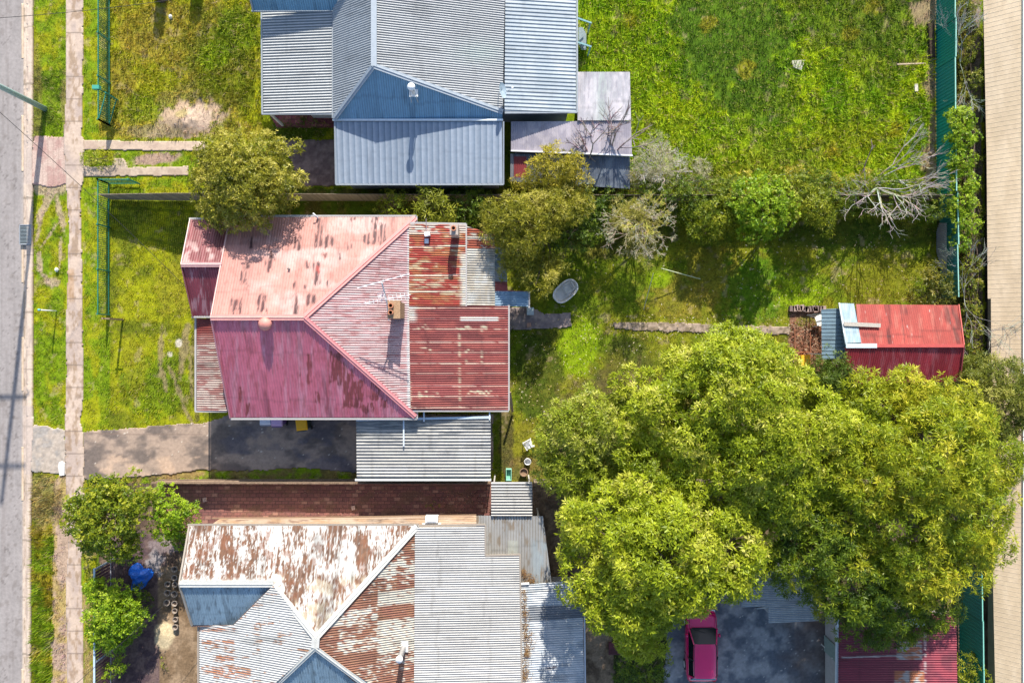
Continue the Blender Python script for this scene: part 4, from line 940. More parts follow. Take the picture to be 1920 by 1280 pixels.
def c_ep(px, py, u, v):
    c = mix3((0.44, 0.43, 0.41), (0.70, 0.66, 0.56), ss(0.25, 0.75, ribs(u)))
    bx = np.floor((px-560)/74.); by = np.floor((py+px*0.12-1060)/27.)
    b = _h(bx, by, 151); n = fbm(px/9, py/4, 152, 4)
    k = ss(0.40, 0.48, n*0.6+b*0.4)
    return mix3(c, mix3((0.25, 0.07, 0.045), (0.34, 0.15, 0.07), fbm(px/10, py/10, 153, 3)), k*0.95*ss(-0.6, 0.3, ribs(u)))
roof('roof_east_face', WH, ep, [(592, 1195), (778, 990), (778, 1345), (700, 1310), (592, 1214)], (1, -0.05), c_ep, amp=0.018)
se = [(778, 985, 3.12), (778, 1300, 3.12), (975, 1300, 2.75)]
def c_se(px, py, u, v):
    c = mix3((0.38, 0.385, 0.40), (0.66, 0.65, 0.63), ss(0.25, 0.8, ribs(u)))
    return c*(0.9+0.2*fbm(px/50, py/12, 161, 4))[:, None]
roof('skillion_roof', WH, se, [(778, 988), (910, 985), (910, 1041), (974, 1040), (978, 1345), (776, 1345)], (1, -0.01), c_se, amp=0.016, k=.54, label='pale grey skillion roof over the rear rooms')
for pts, wd in (((( 337, 1094, 4.3), (513, 1094, 4.3)), .32), (((512, 1096, 4.3), (592, 1195, 5.26)), .3), (((592, 1195, 5.26), (782, 986, 3.06)), .3), (((592, 1195, 5.27), (591, 1214, 5.27)), .36), (((591, 1214, 5.26), (450, 1348, 3.4)), .22), (((591, 1214, 5.26), (760, 1340, 3.6)), .22)):
    cap('ridge_cap' if pts[0][1] in (1094, 1195) and pts[1][1] in (1094, 1214) else 'hip_cap', WH, g3(*pts), wd, (0.46, 0.46, 0.43))
for pts in (((352, 983, 2.95), (785, 983, 2.95)), ((355, 985, 3.02), (336, 1095, 4.28)), ((336, 1095, 4.28), (360, 1172, 3.32)), ((372, 1172, 3.0), (372, 1340, 3.0)), ((910, 984, 2.85), (910, 1041, 2.85), (975, 1039, 2.73), (979, 1340, 2.73)), ((785, 985, 2.97), (910, 983, 2.87))):
    strip('gutter', WH, g3(*pts), 0.08, 0.08, (0.28, 0.24, 0.20))
strip('flashing', WH, g3((360, 1172, 3.2), (437, 1173, 3.3), (510, 1100, 4.2)), 0.10, 0.04, (0.16, 0.10, 0.08))
WW = (0.50, 0.40, 0.27)
walls(WH, [(372, 1000, 2.9), (895, 1000, 2.9), (895, 1060, 2.8), (960, 1060, 2.8), (960, 1340, 2.8), (390, 1340, 2.9), (390, 1160, 2.9), (372, 1160, 2.9)], 2.7, WW)
for y in (1060, 1130): window(WH, (G(372, 0, 2.9).x-0.03, G(0, y, 2.9).y, 1.5), 0.9, 1.2, (-1, 0))
for x in (450, 600, 760): window(WH, (G(x, 0, 2.9).x, G(0, 1000, 2.9).y+0.03, 1.5), 1.0, 1.2, (0, 1))
c = G(756, 1212, 3.4)
c = G(757, 1212, 3.3)
mb = MB().lathe((c.x, c.y, 3.2), [(0.13, 0), (0.13, 1.35), (0.17, 1.36), (0.17, 1.44), (0.16, 1.5), (0.0, 1.52)], 16, (0.74, 0.70, 0.68)); mb.build('flue', M_PAINT, WH, smooth=True)
MB().box((c.x-0.12, c.y+0.05, 3.36), (0.7, 0.55, 0.03), 0, (0.66, 0.66, 0.63)).build('flashing', M_PAINT, WH)
# ledge roof / side awning in front of the north wall: orange brown sheeting with an air unit
AW = empty('side_awning', G(640, 975, 0), 'long narrow tan awning along the north wall of the white rusted house', 'awning')
def c_aw(px, py, u, v):
    c = mix3((0.52, 0.33, 0.19), (0.60, 0.44, 0.31), ss(0.35, 0.65, fbm(px/26, py/4, 171, 4)))
    return mix3(c, (0.24, 0.13, 0.08), 0.7*ss(0.6, 0.68, fbm(px/14, py/3, 172, 3)))
roof('sheet', AW, [(400, 972, 2.3), (895, 966, 2.3), (895, 984, 2.5)], [(412, 972), (640, 970), (893, 966), (893, 984), (395, 984)], (1, 0), c_aw, amp=0.006, pitch=0.1)
for x in (): t = G(x, 974, 2.3); MB().bar((t.x, t.y, 0), (t.x, t.y, 2.28), 0.07, 0.07, (0.3, 0.2, 0.13), up=(0, 1, 0)).build('post', M_WOOD, AW)
strip('edge_board', AW, g3((398, 971, 2.25), (640, 969, 2.25), (893, 965, 2.25)), 0.05, 0.1, (0.25, 0.16, 0.1))
AU = empty('air_conditioner', G(809, 975, 2.45), 'white box air conditioner on the tan awning', 'air conditioner')
c = G(809, 974, 2.85); MB().box((c.x, c.y, 2.65), (0.62, 0.30, 0.42), 0, (0.74, 0.74, 0.72)).build('case', M_PAINT, AU)
MB().box((c.x, c.y-0.02, 2.875), (0.46, 0.16, 0.02), 0, (0.5, 0.5, 0.5)).build('grille', M_PAINT, AU)
MB().box((c.x-0.03, c.y-0.32, 2.5), (0.95, 0.14, 0.05), 0, (0.74, 0.73, 0.7)).build('bracket', M_PAINT, AU)
# rear lean-to of the white house
RL = empty('rear_lean_to', G(1035, 1190, 0), 'galvanised lean-to with a bluish roof and leaf filled gutter behind the white rusted house', 'shed')
def c_rl(px, py, u, v):
    c = mix3((0.34, 0.37, 0.41), (0.62, 0.63, 0.63), ss(0.3, 0.8, ribs(u)))
    c = mix3(c, (0.22, 0.29, 0.36), 0.45*ss(0.45, 0.6, fbm(px/16, py/26, 181, 3)))
    b = (py > 1136-(px-990)*0.03) & (py < 1164-(px-990)*0.06) & (px > 990)
    c = mix3(c, (0.07, 0.085, 0.11), 0.8*b)
    return mix3(c, (0.08, 0.06, 0.08), 0.85*patches(px, py, [(1033, 1251, 22, 5)], 2, 5))
roof('roof', RL, [(977, 1095, 2.55), (977, 1300, 2.55), (1093, 1300, 2.3)], [(976, 1096), (1050, 1090), (1092, 1088), (1096, 1345), (977, 1345)], (1, 0.02), c_rl, amp=0.016, k=.8)
strip('gutter', RL, g3((1095, 1090, 2.25), (1098, 1345, 2.25)), 0.08, 0.08, (0.4, 0.42, 0.45)); strip('flashing', RL, g3((976, 1094, 2.62), (992, 1093, 2.6)), 0.1, 0.05, (0.7, 0.7, 0.68))
walls(RL, [(985, 1110, 2.3), (1080, 1110, 2.3), (1082, 1345, 2.3), (985, 1345, 2.3)], 2.2, (0.3, 0.3, 0.3)); door(RL, (G(1081, 0, 2.3).x+0.04, G(0, 1230, 2.3).y, 1.1), (1, 0))
def zroof(x, y):
    p0, n = plane([(977, 1095, 2.55), (977, 1300, 2.55), (1093, 1300, 2.3)]); return 2.60+random.uniform(0, .05)
def litter_on(name, label, shapes, n, cols, pl, size=0.07):
    p0, nn = plane(pl); V = []; C = []
    for _ in range(n):
        sh = random.choice(shapes); x = random.gauss(sh[0], sh[2]/2.2); y = random.uniform(sh[1]-sh[3]/2, sh[1]+sh[3]/2)
        c = Vector(on_plane(p0, nn, [x], [y])[0])+Vector((0, 0, random.uniform(0.015, 0.07))); a = random.uniform(0, 6.28); l = size*random.uniform(.6, 1.5); wd = l*.35
        dx, dy = math.cos(a)*l/2, math.sin(a)*l/2; ex, ey = -math.sin(a)*wd/2, math.cos(a)*wd/2; t = random.uniform(-.02, .02)
        V += [(c.x-dx, c.y-dy, c.z+t), (c.x+ex, c.y+ey, c.z), (c.x+dx, c.y+dy, c.z-t), (c.x-ex, c.y-ey, c.z)]; C += [random.choice(cols)]*4
    return tag(mesh_obj(name, np.array(V), np.arange(len(V)).reshape(-1, 4), M_LEAF, cols=np.array(C)), label, 'leaves', kind='stuff')
BRC = [(0.30, 0.16, 0.07), (0.40, 0.24, 0.10), (0.18, 0.10, 0.05), (0.48, 0.33, 0.17)]
litter_on('leaf_debris', 'dead brown leaves lying in the valley of the rear lean-to roof', [(983, 1130, 7, 50), (985, 1170, 8, 50), (990, 1200, 13, 34), (988, 1222, 6, 14), (986, 1250, 11, 50), (983, 1275, 6, 40)], 1300, BRC, [(977, 1095, 2.58), (977, 1300, 2.58), (1093, 1300, 2.33)])
# back patio sheet
BP = empty('patio_roof', G(965, 1020, 0), 'aged grey patio roof with ribs running down, behind the white rusted house', 'patio roof')
def c_bp(px, py, u, v):
    c = mix3((0.36, 0.34, 0.31), (0.55, 0.54, 0.52), ss(0.3, 0.8, ribs(u, 0.14)))
    c = mix3(c, (0.26, 0.17, 0.08), 0.6*ss(0.58, 0.7, fbm(px/8, py/26, 191, 4)))
    c = mix3(c, (0.48, 0.56, 0.60), 0.7*ss(0.4, 0.55, fbm(px/9, py/30, 192, 3))*ss(990, 1003, px)*ss(1000, 1020, py))
    return mix3(c, (0.58, 0.6, 0.52), 0.6*((px > 952) & (px < 972) & (py > 1012)))
roof('sheet', BP, [(893, 966, 2.3), (1020, 966, 2.3), (1035, 1090, 2.1)], [(893, 966), (1018, 967), (1034, 1091), (978, 1095), (976, 1042), (911, 1042), (909, 986), (893, 986)], (0, 1), c_bp, amp=0.014, pitch=0.14)
for x, y in ((1010, 972), (1028, 1084)): t = G(x, y, 2.1); MB().bar((t.x, t.y, 0), (t.x, t.y, 2.12), 0.08, 0.08, (0.5, 0.48, 0.42), up=(0, 1, 0)).build('post', M_WOOD, BP)
litter_on('leaf_debris', 'heap of dead brown leaves in the corner of the aged patio roof', [(990, 1082, 12, 16), (982, 1074, 8, 16), (997, 1088, 10, 8)], 330, BRC, [(893, 966, 2.34), (1020, 966, 2.34), (1035, 1090, 2.14)])
NP = empty('awning', G(960, 940, 0), 'small striped galvanised awning between the carport and the patio roof', 'awning')
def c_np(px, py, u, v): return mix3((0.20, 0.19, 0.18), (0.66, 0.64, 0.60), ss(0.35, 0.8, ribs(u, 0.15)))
roof('sheet', NP, [(921, 905, 2.5), (998, 905, 2.5), (998, 966, 2.42)], [(921, 903), (998, 903), (998, 966), (921, 966)], (1, 0), c_np, amp=0.026, pitch=0.15)
for x, y in ((926, 908), (993, 908), (926, 960), (993, 960)): t = G(x, y, 2.4); MB().bar((t.x, t.y, 0), (t.x, t.y, 2.38), 0.07, 0.07, (0.4, 0.38, 0.34), up=(0, 1, 0)).build('post', M_WOOD, NP)

# ================================================================== REAR SHED
RS = empty('shed', G(1690, 635, 0), 'rear shed with faded red gable roof and pale blue end sheets', 'shed')
rz = 2.9
sn = [(1605, 570, 2.2), (1800, 572, 2.2), (1805, 648, rz)]
def c_sn(px, py, u, v):
    c = const((0.47, 0.075, 0.055), 0.12, 0.76, 201)(px, py, u, v)
    c = mix3(c, (0.55, 0.19, 0.14), 0.5*ss(0.5, 0.68, fbm(px/7, py/30, 202, 4)))
    c = mix3(c, (0.75, 0.6, 0.55), 0.8*ss(0.86, 0.9, fbm(px/3, py/3, 203, 2)))
    return mix3(c, (0.15, 0.03, 0.03), 0.6*(np.abs(px-1688-(py-570)*0.12) < 0.9))
roof('roof_north_face', RS, sn, [(1605, 570), (1797, 572), (1806, 647), (1612, 645)], (0, 1), c_sn, wear=1.7, k=.66, amp=0.009, pitch=0.11)
ssf = [(1585, 652, rz), (1806, 648, rz), (1800, 712, 2.2)]
def c_ss(px, py, u, v):
    c = const((0.30, 0.03, 0.045), 0.1, 0.76, 205)(px, py, u, v)
    return mix3(c, (0.36, 0.10, 0.12), 0.6*ss(0.5, 0.68, fbm(px/5, py/30, 206, 4)))
roof('roof_south_face', RS, ssf, [(1584, 652), (1806, 649), (1799, 715), (1592, 720)], (0, 1), c_ss, amp=0.008, pitch=0.11, k=.9)
def c_sb(px, py, u, v): return mix3((0.34, 0.48, 0.56), (0.50, 0.60, 0.66), ss(0.35, 0.65, fbm(px/4, py/16, 207, 4)))*(0.9+0.15*ribs(u))[:, None]
roof('end_sheet', RS, [(1572, 568, 2.25), (1603, 570, 2.25), (1615, 644, rz+0.03)], [(1572, 568), (1601, 569), (1615, 642), (1585, 643)], (0, 1), c_sb, amp=0.006, pitch=0.11)
roof('awning_roof', RS, [(1540, 580, 2.0), (1575, 580, 2.15), (1578, 672, 2.15)], [(1540, 580), (1574, 578), (1586, 645), (1586, 672), (1541, 674)], (1, 0), lambda px, py, u, v: np.array((0.24, 0.36, 0.44))*(0.85+0.3*fbm(px/9, py/9, 208, 3)-0.35*(np.mod(u, 0.19) < 0.03))[:, None], amp=0.012, pitch=0.19, prof='deck')
strip('ridge_cap', RS, g3((1586, 648, rz+.03), (1644, 648, rz+.03)), 0.22, 0.04, (0.5, 0.62, 0.68)); strip('ridge_cap', RS, g3((1644, 648, rz+.03), (1807, 648, rz+.03)), 0.16, 0.04, (0.45, 0.08, 0.07))
strip('barge_board', RS, g3((1573, 568, 2.28), (1586, 645, rz)), 0.05, 0.08, (0.72, 0.76, 0.78)); strip('barge_board', RS, g3((1797, 571, 2.2), (1807, 647, rz)), 0.05, 0.1, (0.45, 0.1, 0.08)); strip('barge_board', RS, g3((1807, 648, rz), (1799, 716, 2.2)), 0.05, 0.1, (0.28, 0.06, 0.07))
walls(RS, [(1594, 580, 2.1), (1788, 582, 2.1), (1786, 704, 2.1), (1596, 704, 2.1)], 2.1, (0.32, 0.15, 0.12)); door(RS, (G(1594, 0, 2.1).x-0.04, G(0, 625, 2.1).y, 1.05), (-1, 0))
for y in (588, 664): t = G(1545, y, 2.0); MB().bar((t.x, t.y, 0), (t.x, t.y, 1.98), 0.06, 0.06, (0.5, 0.5, 0.5), up=(0, 1, 0)).build('awning_post', M_PAINT, RS)
a = G(1582, 607, 2.72); b = G(1651, 610, 2.72)
tag(MB().bar(a, b, 0.20, 0.05, (0.42, 0.38, 0.33)).build('timber_plank', M_WOOD), 'grey timber plank lying across the red shed roof', 'plank')

# ================================================================== GALVANISED SHED AND RED SHED (bottom right)
GS = empty('shed', G(1490, 1120, 0), 'small galvanised shed roof half under the trees beside the dark yard', 'shed')
def c_gsr(px, py, u, v): return mix3((0.28, 0.33, 0.37), (0.56, 0.60, 0.62), ss(0.3, 0.8, ribs(u)))*(0.8+0.4*fbm(px/6, py/30, 211, 4))[:, None]
roof('roof', GS, [(1395, 1095, 2.3), (1395, 1160, 2.3), (1535, 1165, 2.1)], [(1390, 1060), (1535, 1060), (1535, 1163), (1441, 1168), (1441, 1136), (1390, 1138)], (1, -0.05), c_gsr, amp=0.013)
walls(GS, [(1446, 1068, 2.1), (1525, 1068, 2.1), (1525, 1155, 2.1), (1446, 1155, 2.1)], 2.0, (0.3, 0.32, 0.34)); door(GS, (G(1480, 0, 2.1).x, G(0, 1155, 2.1).y-0.04, 1.02), (0, -1))
for a_, b_ in (((1438, 1138, 2.2), (1420, 1140, 0.0)),): MB().bar(G(*a_), G(*b_), 0.1, 0.06, (0.4, 0.45, 0.48)).build('prop', M_WOOD, GS)
RB = empty('shed', G(1690, 1225, 0), 'maroon iron shed with rust patch and white edge beside the dark yard', 'shed')
def c_rb(px, py, u, v):
    c = const((0.24, 0.028, 0.055), 0.12, 0.76, 221)(px, py, u, v)
    c = mix3(c, (0.42, 0.05, 0.08), 0.8*ss(1738, 1760, px)*ss(0.35, 0.6, fbm(px/16, py/16, 222, 3)))
    for (x0, y0, x1, y1) in ((1680, 1202, 1730, 1236), (1678, 1256, 1732, 1345)):
        k = (px > x0) & (px < x1) & (py > y0) & (py < y1)
        c = mix3(c, mix3((0.50, 0.17, 0.06), (0.46, 0.46, 0.44), ss(0.42, 0.55, fbm(px/9, py/5, 223, 4))), k*0.9)
    c = mix3(c, (0.62, 0.55, 0.52), 0.85*((np.abs(py-(1232-(px-1578)*0.035)) < 1.5) & (px < 1735) & (px > 1578)))
    c = mix3(c, (0.62, 0.5, 0.5), 0.8*(np.abs(px-1734) < 2)*ss(0.35, 0.5, vn(py/3, px*0, 224)))
    return c*(0.8+0.25*ribs(u))[:, None]
roof('roof', RB, [(1573, 1160, 2.3), (1795, 1160, 2.3), (1795, 1300, 2.6)], [(1573, 1135), (1793, 1155), (1796, 1345), (1571, 1345)], (1, 0), c_rb, amp=0.012)
strip('fascia', RB, g3((1570, 1135, 2.25), (1568, 1345, 2.25)), 0.10, 0.14, (0.55, 0.6, 0.64)); strip('skylight', RB, g3((1692, 1170, 2.42), (1734, 1165, 2.42)), 0.45, 0.04, (0.55, 0.62, 0.66))
walls(RB, [(1584, 1150, 2.2), (1782, 1160, 2.2), (1784, 1345, 2.2), (1584, 1345, 2.2)], 2.15, (0.35, 0.32, 0.3)); door(RB, (G(1584, 0, 2.2).x-0.04, G(0, 1240, 2.2).y, 1.05), (-1, 0))

# ================================================================== CREAM WAREHOUSE (right edge)
WA = empty('warehouse', G(1960, 640, 0), 'long cream ribbed metal warehouse along the right edge', 'warehouse')
def c_wa(px, py, u, v):
    c = mix3((0.78, 0.65, 0.50), (0.86, 0.73, 0.58), ss(0.35, 0.65, fbm(px/16, py/60, 231, 3)))
    c = c*np.array((1.03, 0.94, 0.80))*(0.92+0.16*fbm(px/30, py/80, 233, 3))[:, None]
    return mix3(c, (0.44, 0.36, 0.27), 0.45*(np.mod(u+.001, 0.24) < 0.017))
wpl = [(1852, 0, 1.2), (1852, 1280, 1.2), (1920, 640, 2.2)]
roof('roof_cladding', WA, wpl, [(1842, -80), (1918, -80), (1918, 1380), (1868, 1380), (1860, 1000), (1858, 560), (1852, 560), (1850, 300)], (1, 0), c_wa, amp=0.007, pitch=0.24, prof='rib', k=.76, wear=.0)
p0w, nw = plane(wpl)
strip('ridge_flashing', WA, [Vector(p)+Vector((0, 0, .03)) for p in on_plane(p0w, nw, [1919, 1919], [-80, 1380])], 0.10, 0.06, (0.76, 0.77, 0.78))
a = Vector(on_plane(p0w, nw, [1919], [-80])[0]); b = Vector(on_plane(p0w, nw, [1919], [1380])[0])
MB().prism([(a.x, b.y), (a.x+14, b.y), (a.x+14, a.y), (a.x, a.y)], 0, a.z-0.06, (0.25, 0.36, 0.46)).build('upper_storey', M_WALL, WA)
a1 = Vector(on_plane(p0w, nw, [1862], [-80])[0]); b1 = Vector(on_plane(p0w, nw, [1868], [1380])[0])
MB().prism([(G(1852, 0, 0).x, b1.y), (a.x+.5, b1.y), (a.x+.5, a1.y), (G(1852, 0, 0).x, a1.y)], 0, 1.1, (0.50, 0.43, 0.34)).build('wall', M_WALL, WA)
# ================================================================== FENCES
def picket_fence(name, label, pts, h, col, gap=0.11, loc=None, cat='fence', posts=2.4, rad=0.012):
    """tubular pool style fence: posts and rails as parts, pickets as one panel per bay"""
    P = [G(x, y, 0) for x, y in pts]; e = empty(name, P[0].lerp(P[-1], 0.5), label, cat)
    for a, b in zip(P[:-1], P[1:]):
        L = (b-a).length; nb = max(1, round(L/posts)); 
        for i in range(nb):
            s = a.lerp(b, i/nb); t = a.lerp(b, (i+1)/nb); mb = MB(); n = max(2, int((t-s).length/gap))
            for z in (0.12, h-0.03): mb.bar(s+Vector((0, 0, z)), t+Vector((0, 0, z)), 0.045, 0.045, col)
            for k in range(1, n):
                q = s.lerp(t, k/n); mb.bar(q+Vector((0, 0, 0.05)), q+Vector((0, 0, h)), rad*2, rad*2, col, up=(0, 1, 0))
            mb.build('panel', M_PAINT, e)
        for i in range(nb+1):
            q = a.lerp(b, i/nb); MB().bar(q, q+Vector((0, 0, h+0.05)), 0.07, 0.07, col, up=(0, 1, 0)).build('post', M_PAINT, e)
    return e
GRN = (0.02, 0.17, 0.12)
picket_fence('metal_fence', 'green tubular front fence of the blue grey house', [(207, -80), (207, 236)], 1.12, GRN)
picket_fence('gate', 'open green tubular gate at the end of the green front fence', [(207, 236), (221, 188)], 1.1, GRN, cat='gate', posts=3)
p = G(204, 178, 0); e = empty('letterbox', p, 'small green letterbox fixed beside the green front fence', 'letterbox')
MB().bar(p, p+Vector((0, 0, 0.95)), 0.05, 0.05, GRN, up=(0, 1, 0)).build('post', M_PAINT, e); MB().box((p.x-0.02, p.y, 1.05), (0.36, 0.2, 0.22), 0, (0.05, 0.30, 0.22)).build('box', M_PAINT, e)
picket_fence('metal_fence', 'green tubular fence round the corner of the sunny front lawn', [(262, 345), (206, 345), (206, 590)], 1.1, GRN)
# boundary paling fences
def paling(name, label, pts, hs, col, pw=0.11, face=1, cols2=None):
    P = [G(x, y, 0) for x, y in pts]; e = empty(name, P[0].lerp(P[-1], 0.5), label, 'fence')
    for i in range(len(P)-1):
        a, b = P[i], P[i+1]; L = (b-a).length; n = int(L/pw); mb = MB(); d = (b-a).normalized(); nn = Vector((-d.y, d.x, 0))
        for k in range(n):
            q = a.lerp(b, (k+0.5)/n); h = hs[i]+(hs[i+1]-hs[i])*k/n+random.uniform(-0.02, 0.02); f = random.uniform(.7, 1.15)
            mb.bar((q.x, q.y, 0), (q.x, q.y, h), pw*0.92, 0.018, tuple(c*f for c in col), up=(nn.x, nn.y, 0))
        mb.build('palings', M_WOOD, e)
        for zf in (0.2, 0.85):
            MB().bar(a+nn*0.04*face+Vector((0, 0, hs[i]*zf)), b+nn*0.04*face+Vector((0, 0, hs[i+1]*zf)), 0.04, 0.08, tuple(c*.8 for c in col)).build('rail', M_WOOD, e)
    return e
paling('timber_fence', 'grey timber paling fence between the red house and the blue grey house', [(209, 374), (345, 376), (960, 377), (1752, 377)], [1.25, 1.85, 1.6, 1.6], (0.26, 0.21, 0.16))
paling('timber_fence', 'low timber paling fence south of the driveway beside the brick paving', [(300, 899), (668, 898), (921, 898)], [1.0, 1.2, 1.2], (0.24, 0.17, 0.12))
paling('timber_fence', 'timber paling fence hidden beneath the big green trees', [(1000, 898), (1400, 898), (1752, 898)], [1.5, 1.5, 1.5], (0.24, 0.19, 0.14))
# rear green sheet fence
def sheet_fence(name, label, pts, h, col, seed=1, top=(0.25, 0.5, 0.42)):
    P = [G(x, y, 0) for x, y in pts]; e = empty(name, P[0].lerp(P[-1], 0.5), label, 'fence')
    for i in range(len(P)-1):
        a, b = P[i], P[i+1]; L = (b-a).length; nb = max(1, round(L/2.4)); d = (b-a).normalized(); nn = Vector((-d.y, d.x, 0))
        for k in range(nb):
            s = a.lerp(b, k/nb); t = a.lerp(b, (k+1)/nb); mb = MB(); m = 13; vs = []
            hh = h+random.uniform(-.03, .03); tilt = random.uniform(-0.02, 0.05)
            for j in range(m*4+1):
                q = s.lerp(t, j/(m*4)); o = (0.018, 0.018, -0.018, -0.018)[j % 4]
                for z in (0.02, hh): vs.append(q+nn*(o+tilt*z/h)+Vector((0, 0, z)))
            n = m*4+1; mb._add(vs, [(2*j, 2*j+2, 2*j+3, 2*j+1) for j in range(n-1)], tuple(c*random.uniform(.9, 1.1) for c in col)); mb.build('panel', M_PAINT, e)
            MB().bar(s+nn*tilt+Vector((0, 0, hh)), t+nn*tilt+Vector((0, 0, hh)), 0.05, 0.05, top).build('top_rail', M_PAINT, e)
            if k < 40: MB().bar(s+Vector((0, 0, 0)), s+nn*tilt+Vector((0, 0, hh+0.02)), 0.06, 0.06, tuple(c*.8 for c in col), up=(0, 1, 0)).build('post', M_PAINT, e)
    return e
sheet_fence('sheet_fence', 'tall green sheet metal fence at the end of the top back lawn', [(1755, -80), (1754, 130), (1756, 370)], 1.62, (0.005, 0.22, 0.17))
sheet_fence('sheet_fence', 'green sheet metal fence behind the rear shed', [(1760, 372), (1764, 560)], 1.5, (0.03, 0.20, 0.16))
sheet_fence('sheet_fence', 'green sheet metal fence below the big trees beside the cream warehouse', [(1796, 1050), (1800, 1400)], 1.9, (0.008, 0.21, 0.15), top=(0.2, 0.5, 0.4))
# maroon slat front fence of the white house
P = [G(212, 1046, 0), G(212, 1400, 0)]; e = empty('slat_fence', P[0].lerp(P[1], .5), 'maroon slatted front fence with pale blue rail, below the bushes', 'fence')
n = 60
for k in range(n):
    q = P[0].lerp(P[1], (k+.5)/n); MB().bar(q+Vector((0, 0, .05)), q+Vector((0, 0, 1.6)), 0.13, 0.02, (0.14, 0.07, 0.09), up=(1, 0, 0)).build('slat', M_PAINT, e)
for y in (1048, 1130, 1215, 1300): q = G(212, y, 0); MB().bar(q, q+Vector((0, 0, 1.68)), 0.08, 0.08, (0.40, 0.48, 0.56), up=(0, 1, 0)).build('post', M_PAINT, e)
MB().bar(P[0]+Vector((0, 0, 1.66)), P[1]+Vector((0, 0, 1.66)), 0.09, 0.05, (0.42, 0.52, 0.60)).build('top_rail', M_PAINT, e)
MB().bar(P[0]+Vector((0.05, 0, .3)), P[1]+Vector((0.05, 0, .3)), 0.04, 0.05, (0.35, 0.35, 0.4)).build('rail', M_PAINT, e)
# loose corrugated sheet leaning in the back corner
def c_lean(px, py, u, v): return mix3((0.30, 0.38, 0.46), (0.50, 0.55, 0.62), ribs(u, 0.1))
o = roof('iron_sheet', None, [(1760, 420, .3), (1760, 520, .3), (1774, 470, 1.3)], [(1761, 418), (1775, 418), (1775, 520), (1770, 520), (1755, 470), (1755, 436)], (1, 0), c_lean, amp=0.01, pitch=0.1)
tag(o, 'bent grey corrugated iron sheet leaning by the back corner fence', 'iron sheet')
c = G(1752, 406, 0); tag(MB().lathe((c.x, c.y, 0), [(0.15, 0), (0.17, .35), (0.19, .36), (0.17, .38), (0.15, .1), (0, .09)], 14, (0.45, 0.58, 0.66)).build('bucket', M_PAINT, smooth=False), 'pale blue grey bucket near the top of the back corner', 'bucket')
# ================================================================== ROADSIDE
# power pole leaning away from the lens because it is tall; it stands upright
b = G(84, 204, 0); e = empty('power_pole', b, 'tall pale green grey power pole standing on the verge', 'power pole')
MB().tube([b-Vector((0, 0, .3)), b+Vector((0, 0, 5)), b+Vector((0, 0, 13.6))], [0.15, 0.13, 0.10], 14, True, (0.30, 0.42, 0.44)).build('pole', M_PAINT, e, smooth=True)
MB().bar(b+Vector((-1.1, 0, 12.3)), b+Vector((1.1, 0, 12.3)), 0.1, 0.12, (0.3, 0.25, 0.2)).build('crossarm', M_WOOD, e)
MB().bar(b+Vector((-1.3, 0, 9.9)), b+Vector((0.9, 0, 9.9)), 0.1, 0.12, (0.3, 0.25, 0.2)).build('crossarm', M_WOOD, e)
def wire(a, b_, label, sag=.5, r=.012):
    a = Vector(a); b_ = Vector(b_); pts = []
    for i in range(17):
        t = i/16; q = a.lerp(b_, t); q.z -= sag*4*t*(1-t); pts.append(q)
    return tag(MB().tube(pts, r, 5, True, (0.03, 0.03, 0.035)).build('power_line', M_RUBBER), label, 'cable')
wire(b+Vector((0.9, 0, 9.9)), G(492, -30, 3.2), 'thin power line crossing the verge towards the blue grey house', .6)
wire(G(-40, 175, 8.6), G(370, 560, 3.1), 'thin power line slanting down from the road to the red house', .4)
wire(G(110, 1310, 5.2), G(372, 1075, 3.0), 'thin power line slanting over the slat fence to the white house', .3)
# street sign
b = G(106, 583, 0); e = empty('street_sign', b, 'short pale post with a little blue top on the verge', 'post')
MB().tube([b, b+Vector((0, 0, 1.32))], 0.035, 10, True, (0.72, 0.74, 0.72)).build('post', M_PAINT, e, smooth=True); MB().lathe((b.x, b.y, 1.3), [(0.05, 0), (0.06, .03), (0.06, .1), (0.03, .13), (0, .135)], 12, (0.12, 0.42, 0.50)).build('cap', M_PAINT, e, smooth=True)
# gate post at the front fence
b = G(230, 599, 0); e = empty('timber_post', b, 'brown timber post with a short arm at the end of the front fence', 'post')
MB().bar(b, b+Vector((0, 0, 1.85)), 0.10, 0.10, (0.24, 0.17, 0.10), up=(0, 1, 0)).build('post', M_WOOD, e); MB().bar(b+Vector((-.12, .0, 1.7)), b+Vector((.3, .0, 1.7)), 0.05, 0.05, (0.3, 0.22, 0.14)).build('arm', M_WOOD, e)
# drain grate
b = G(48, 440, 0); e = empty('drain_grate', Vector((b.x, b.y, -.1)), 'rectangular steel drain grate in the gutter', 'drain')
fr = MB(); hw, hh = .30, .52
for s in (-1, 1): fr.bar((b.x+s*hw, b.y-hh, .02), (b.x+s*hw, b.y+hh, .02), .05, .05, (0.25, 0.26, 0.28)); fr.bar((b.x-hw, b.y+s*hh, .022), (b.x+hw, b.y+s*hh, .022), .05, .05, (0.25, 0.26, 0.28))
fr.build('frame', M_PAINT, e)
gr = MB()
for k in range(14): y = b.y-hh+(k+.5)*2*hh/14; gr.bar((b.x-hw, y, .018), (b.x+hw, y, .018), .025, .03, (0.27, 0.32, 0.34))
gr.build('bars', M_PAINT, e); MB().box((b.x, b.y, -.012), (hw*2, hh*2, .03), 0, (0.02, 0.02, 0.02)).build('pit', M_RUBBER, e)
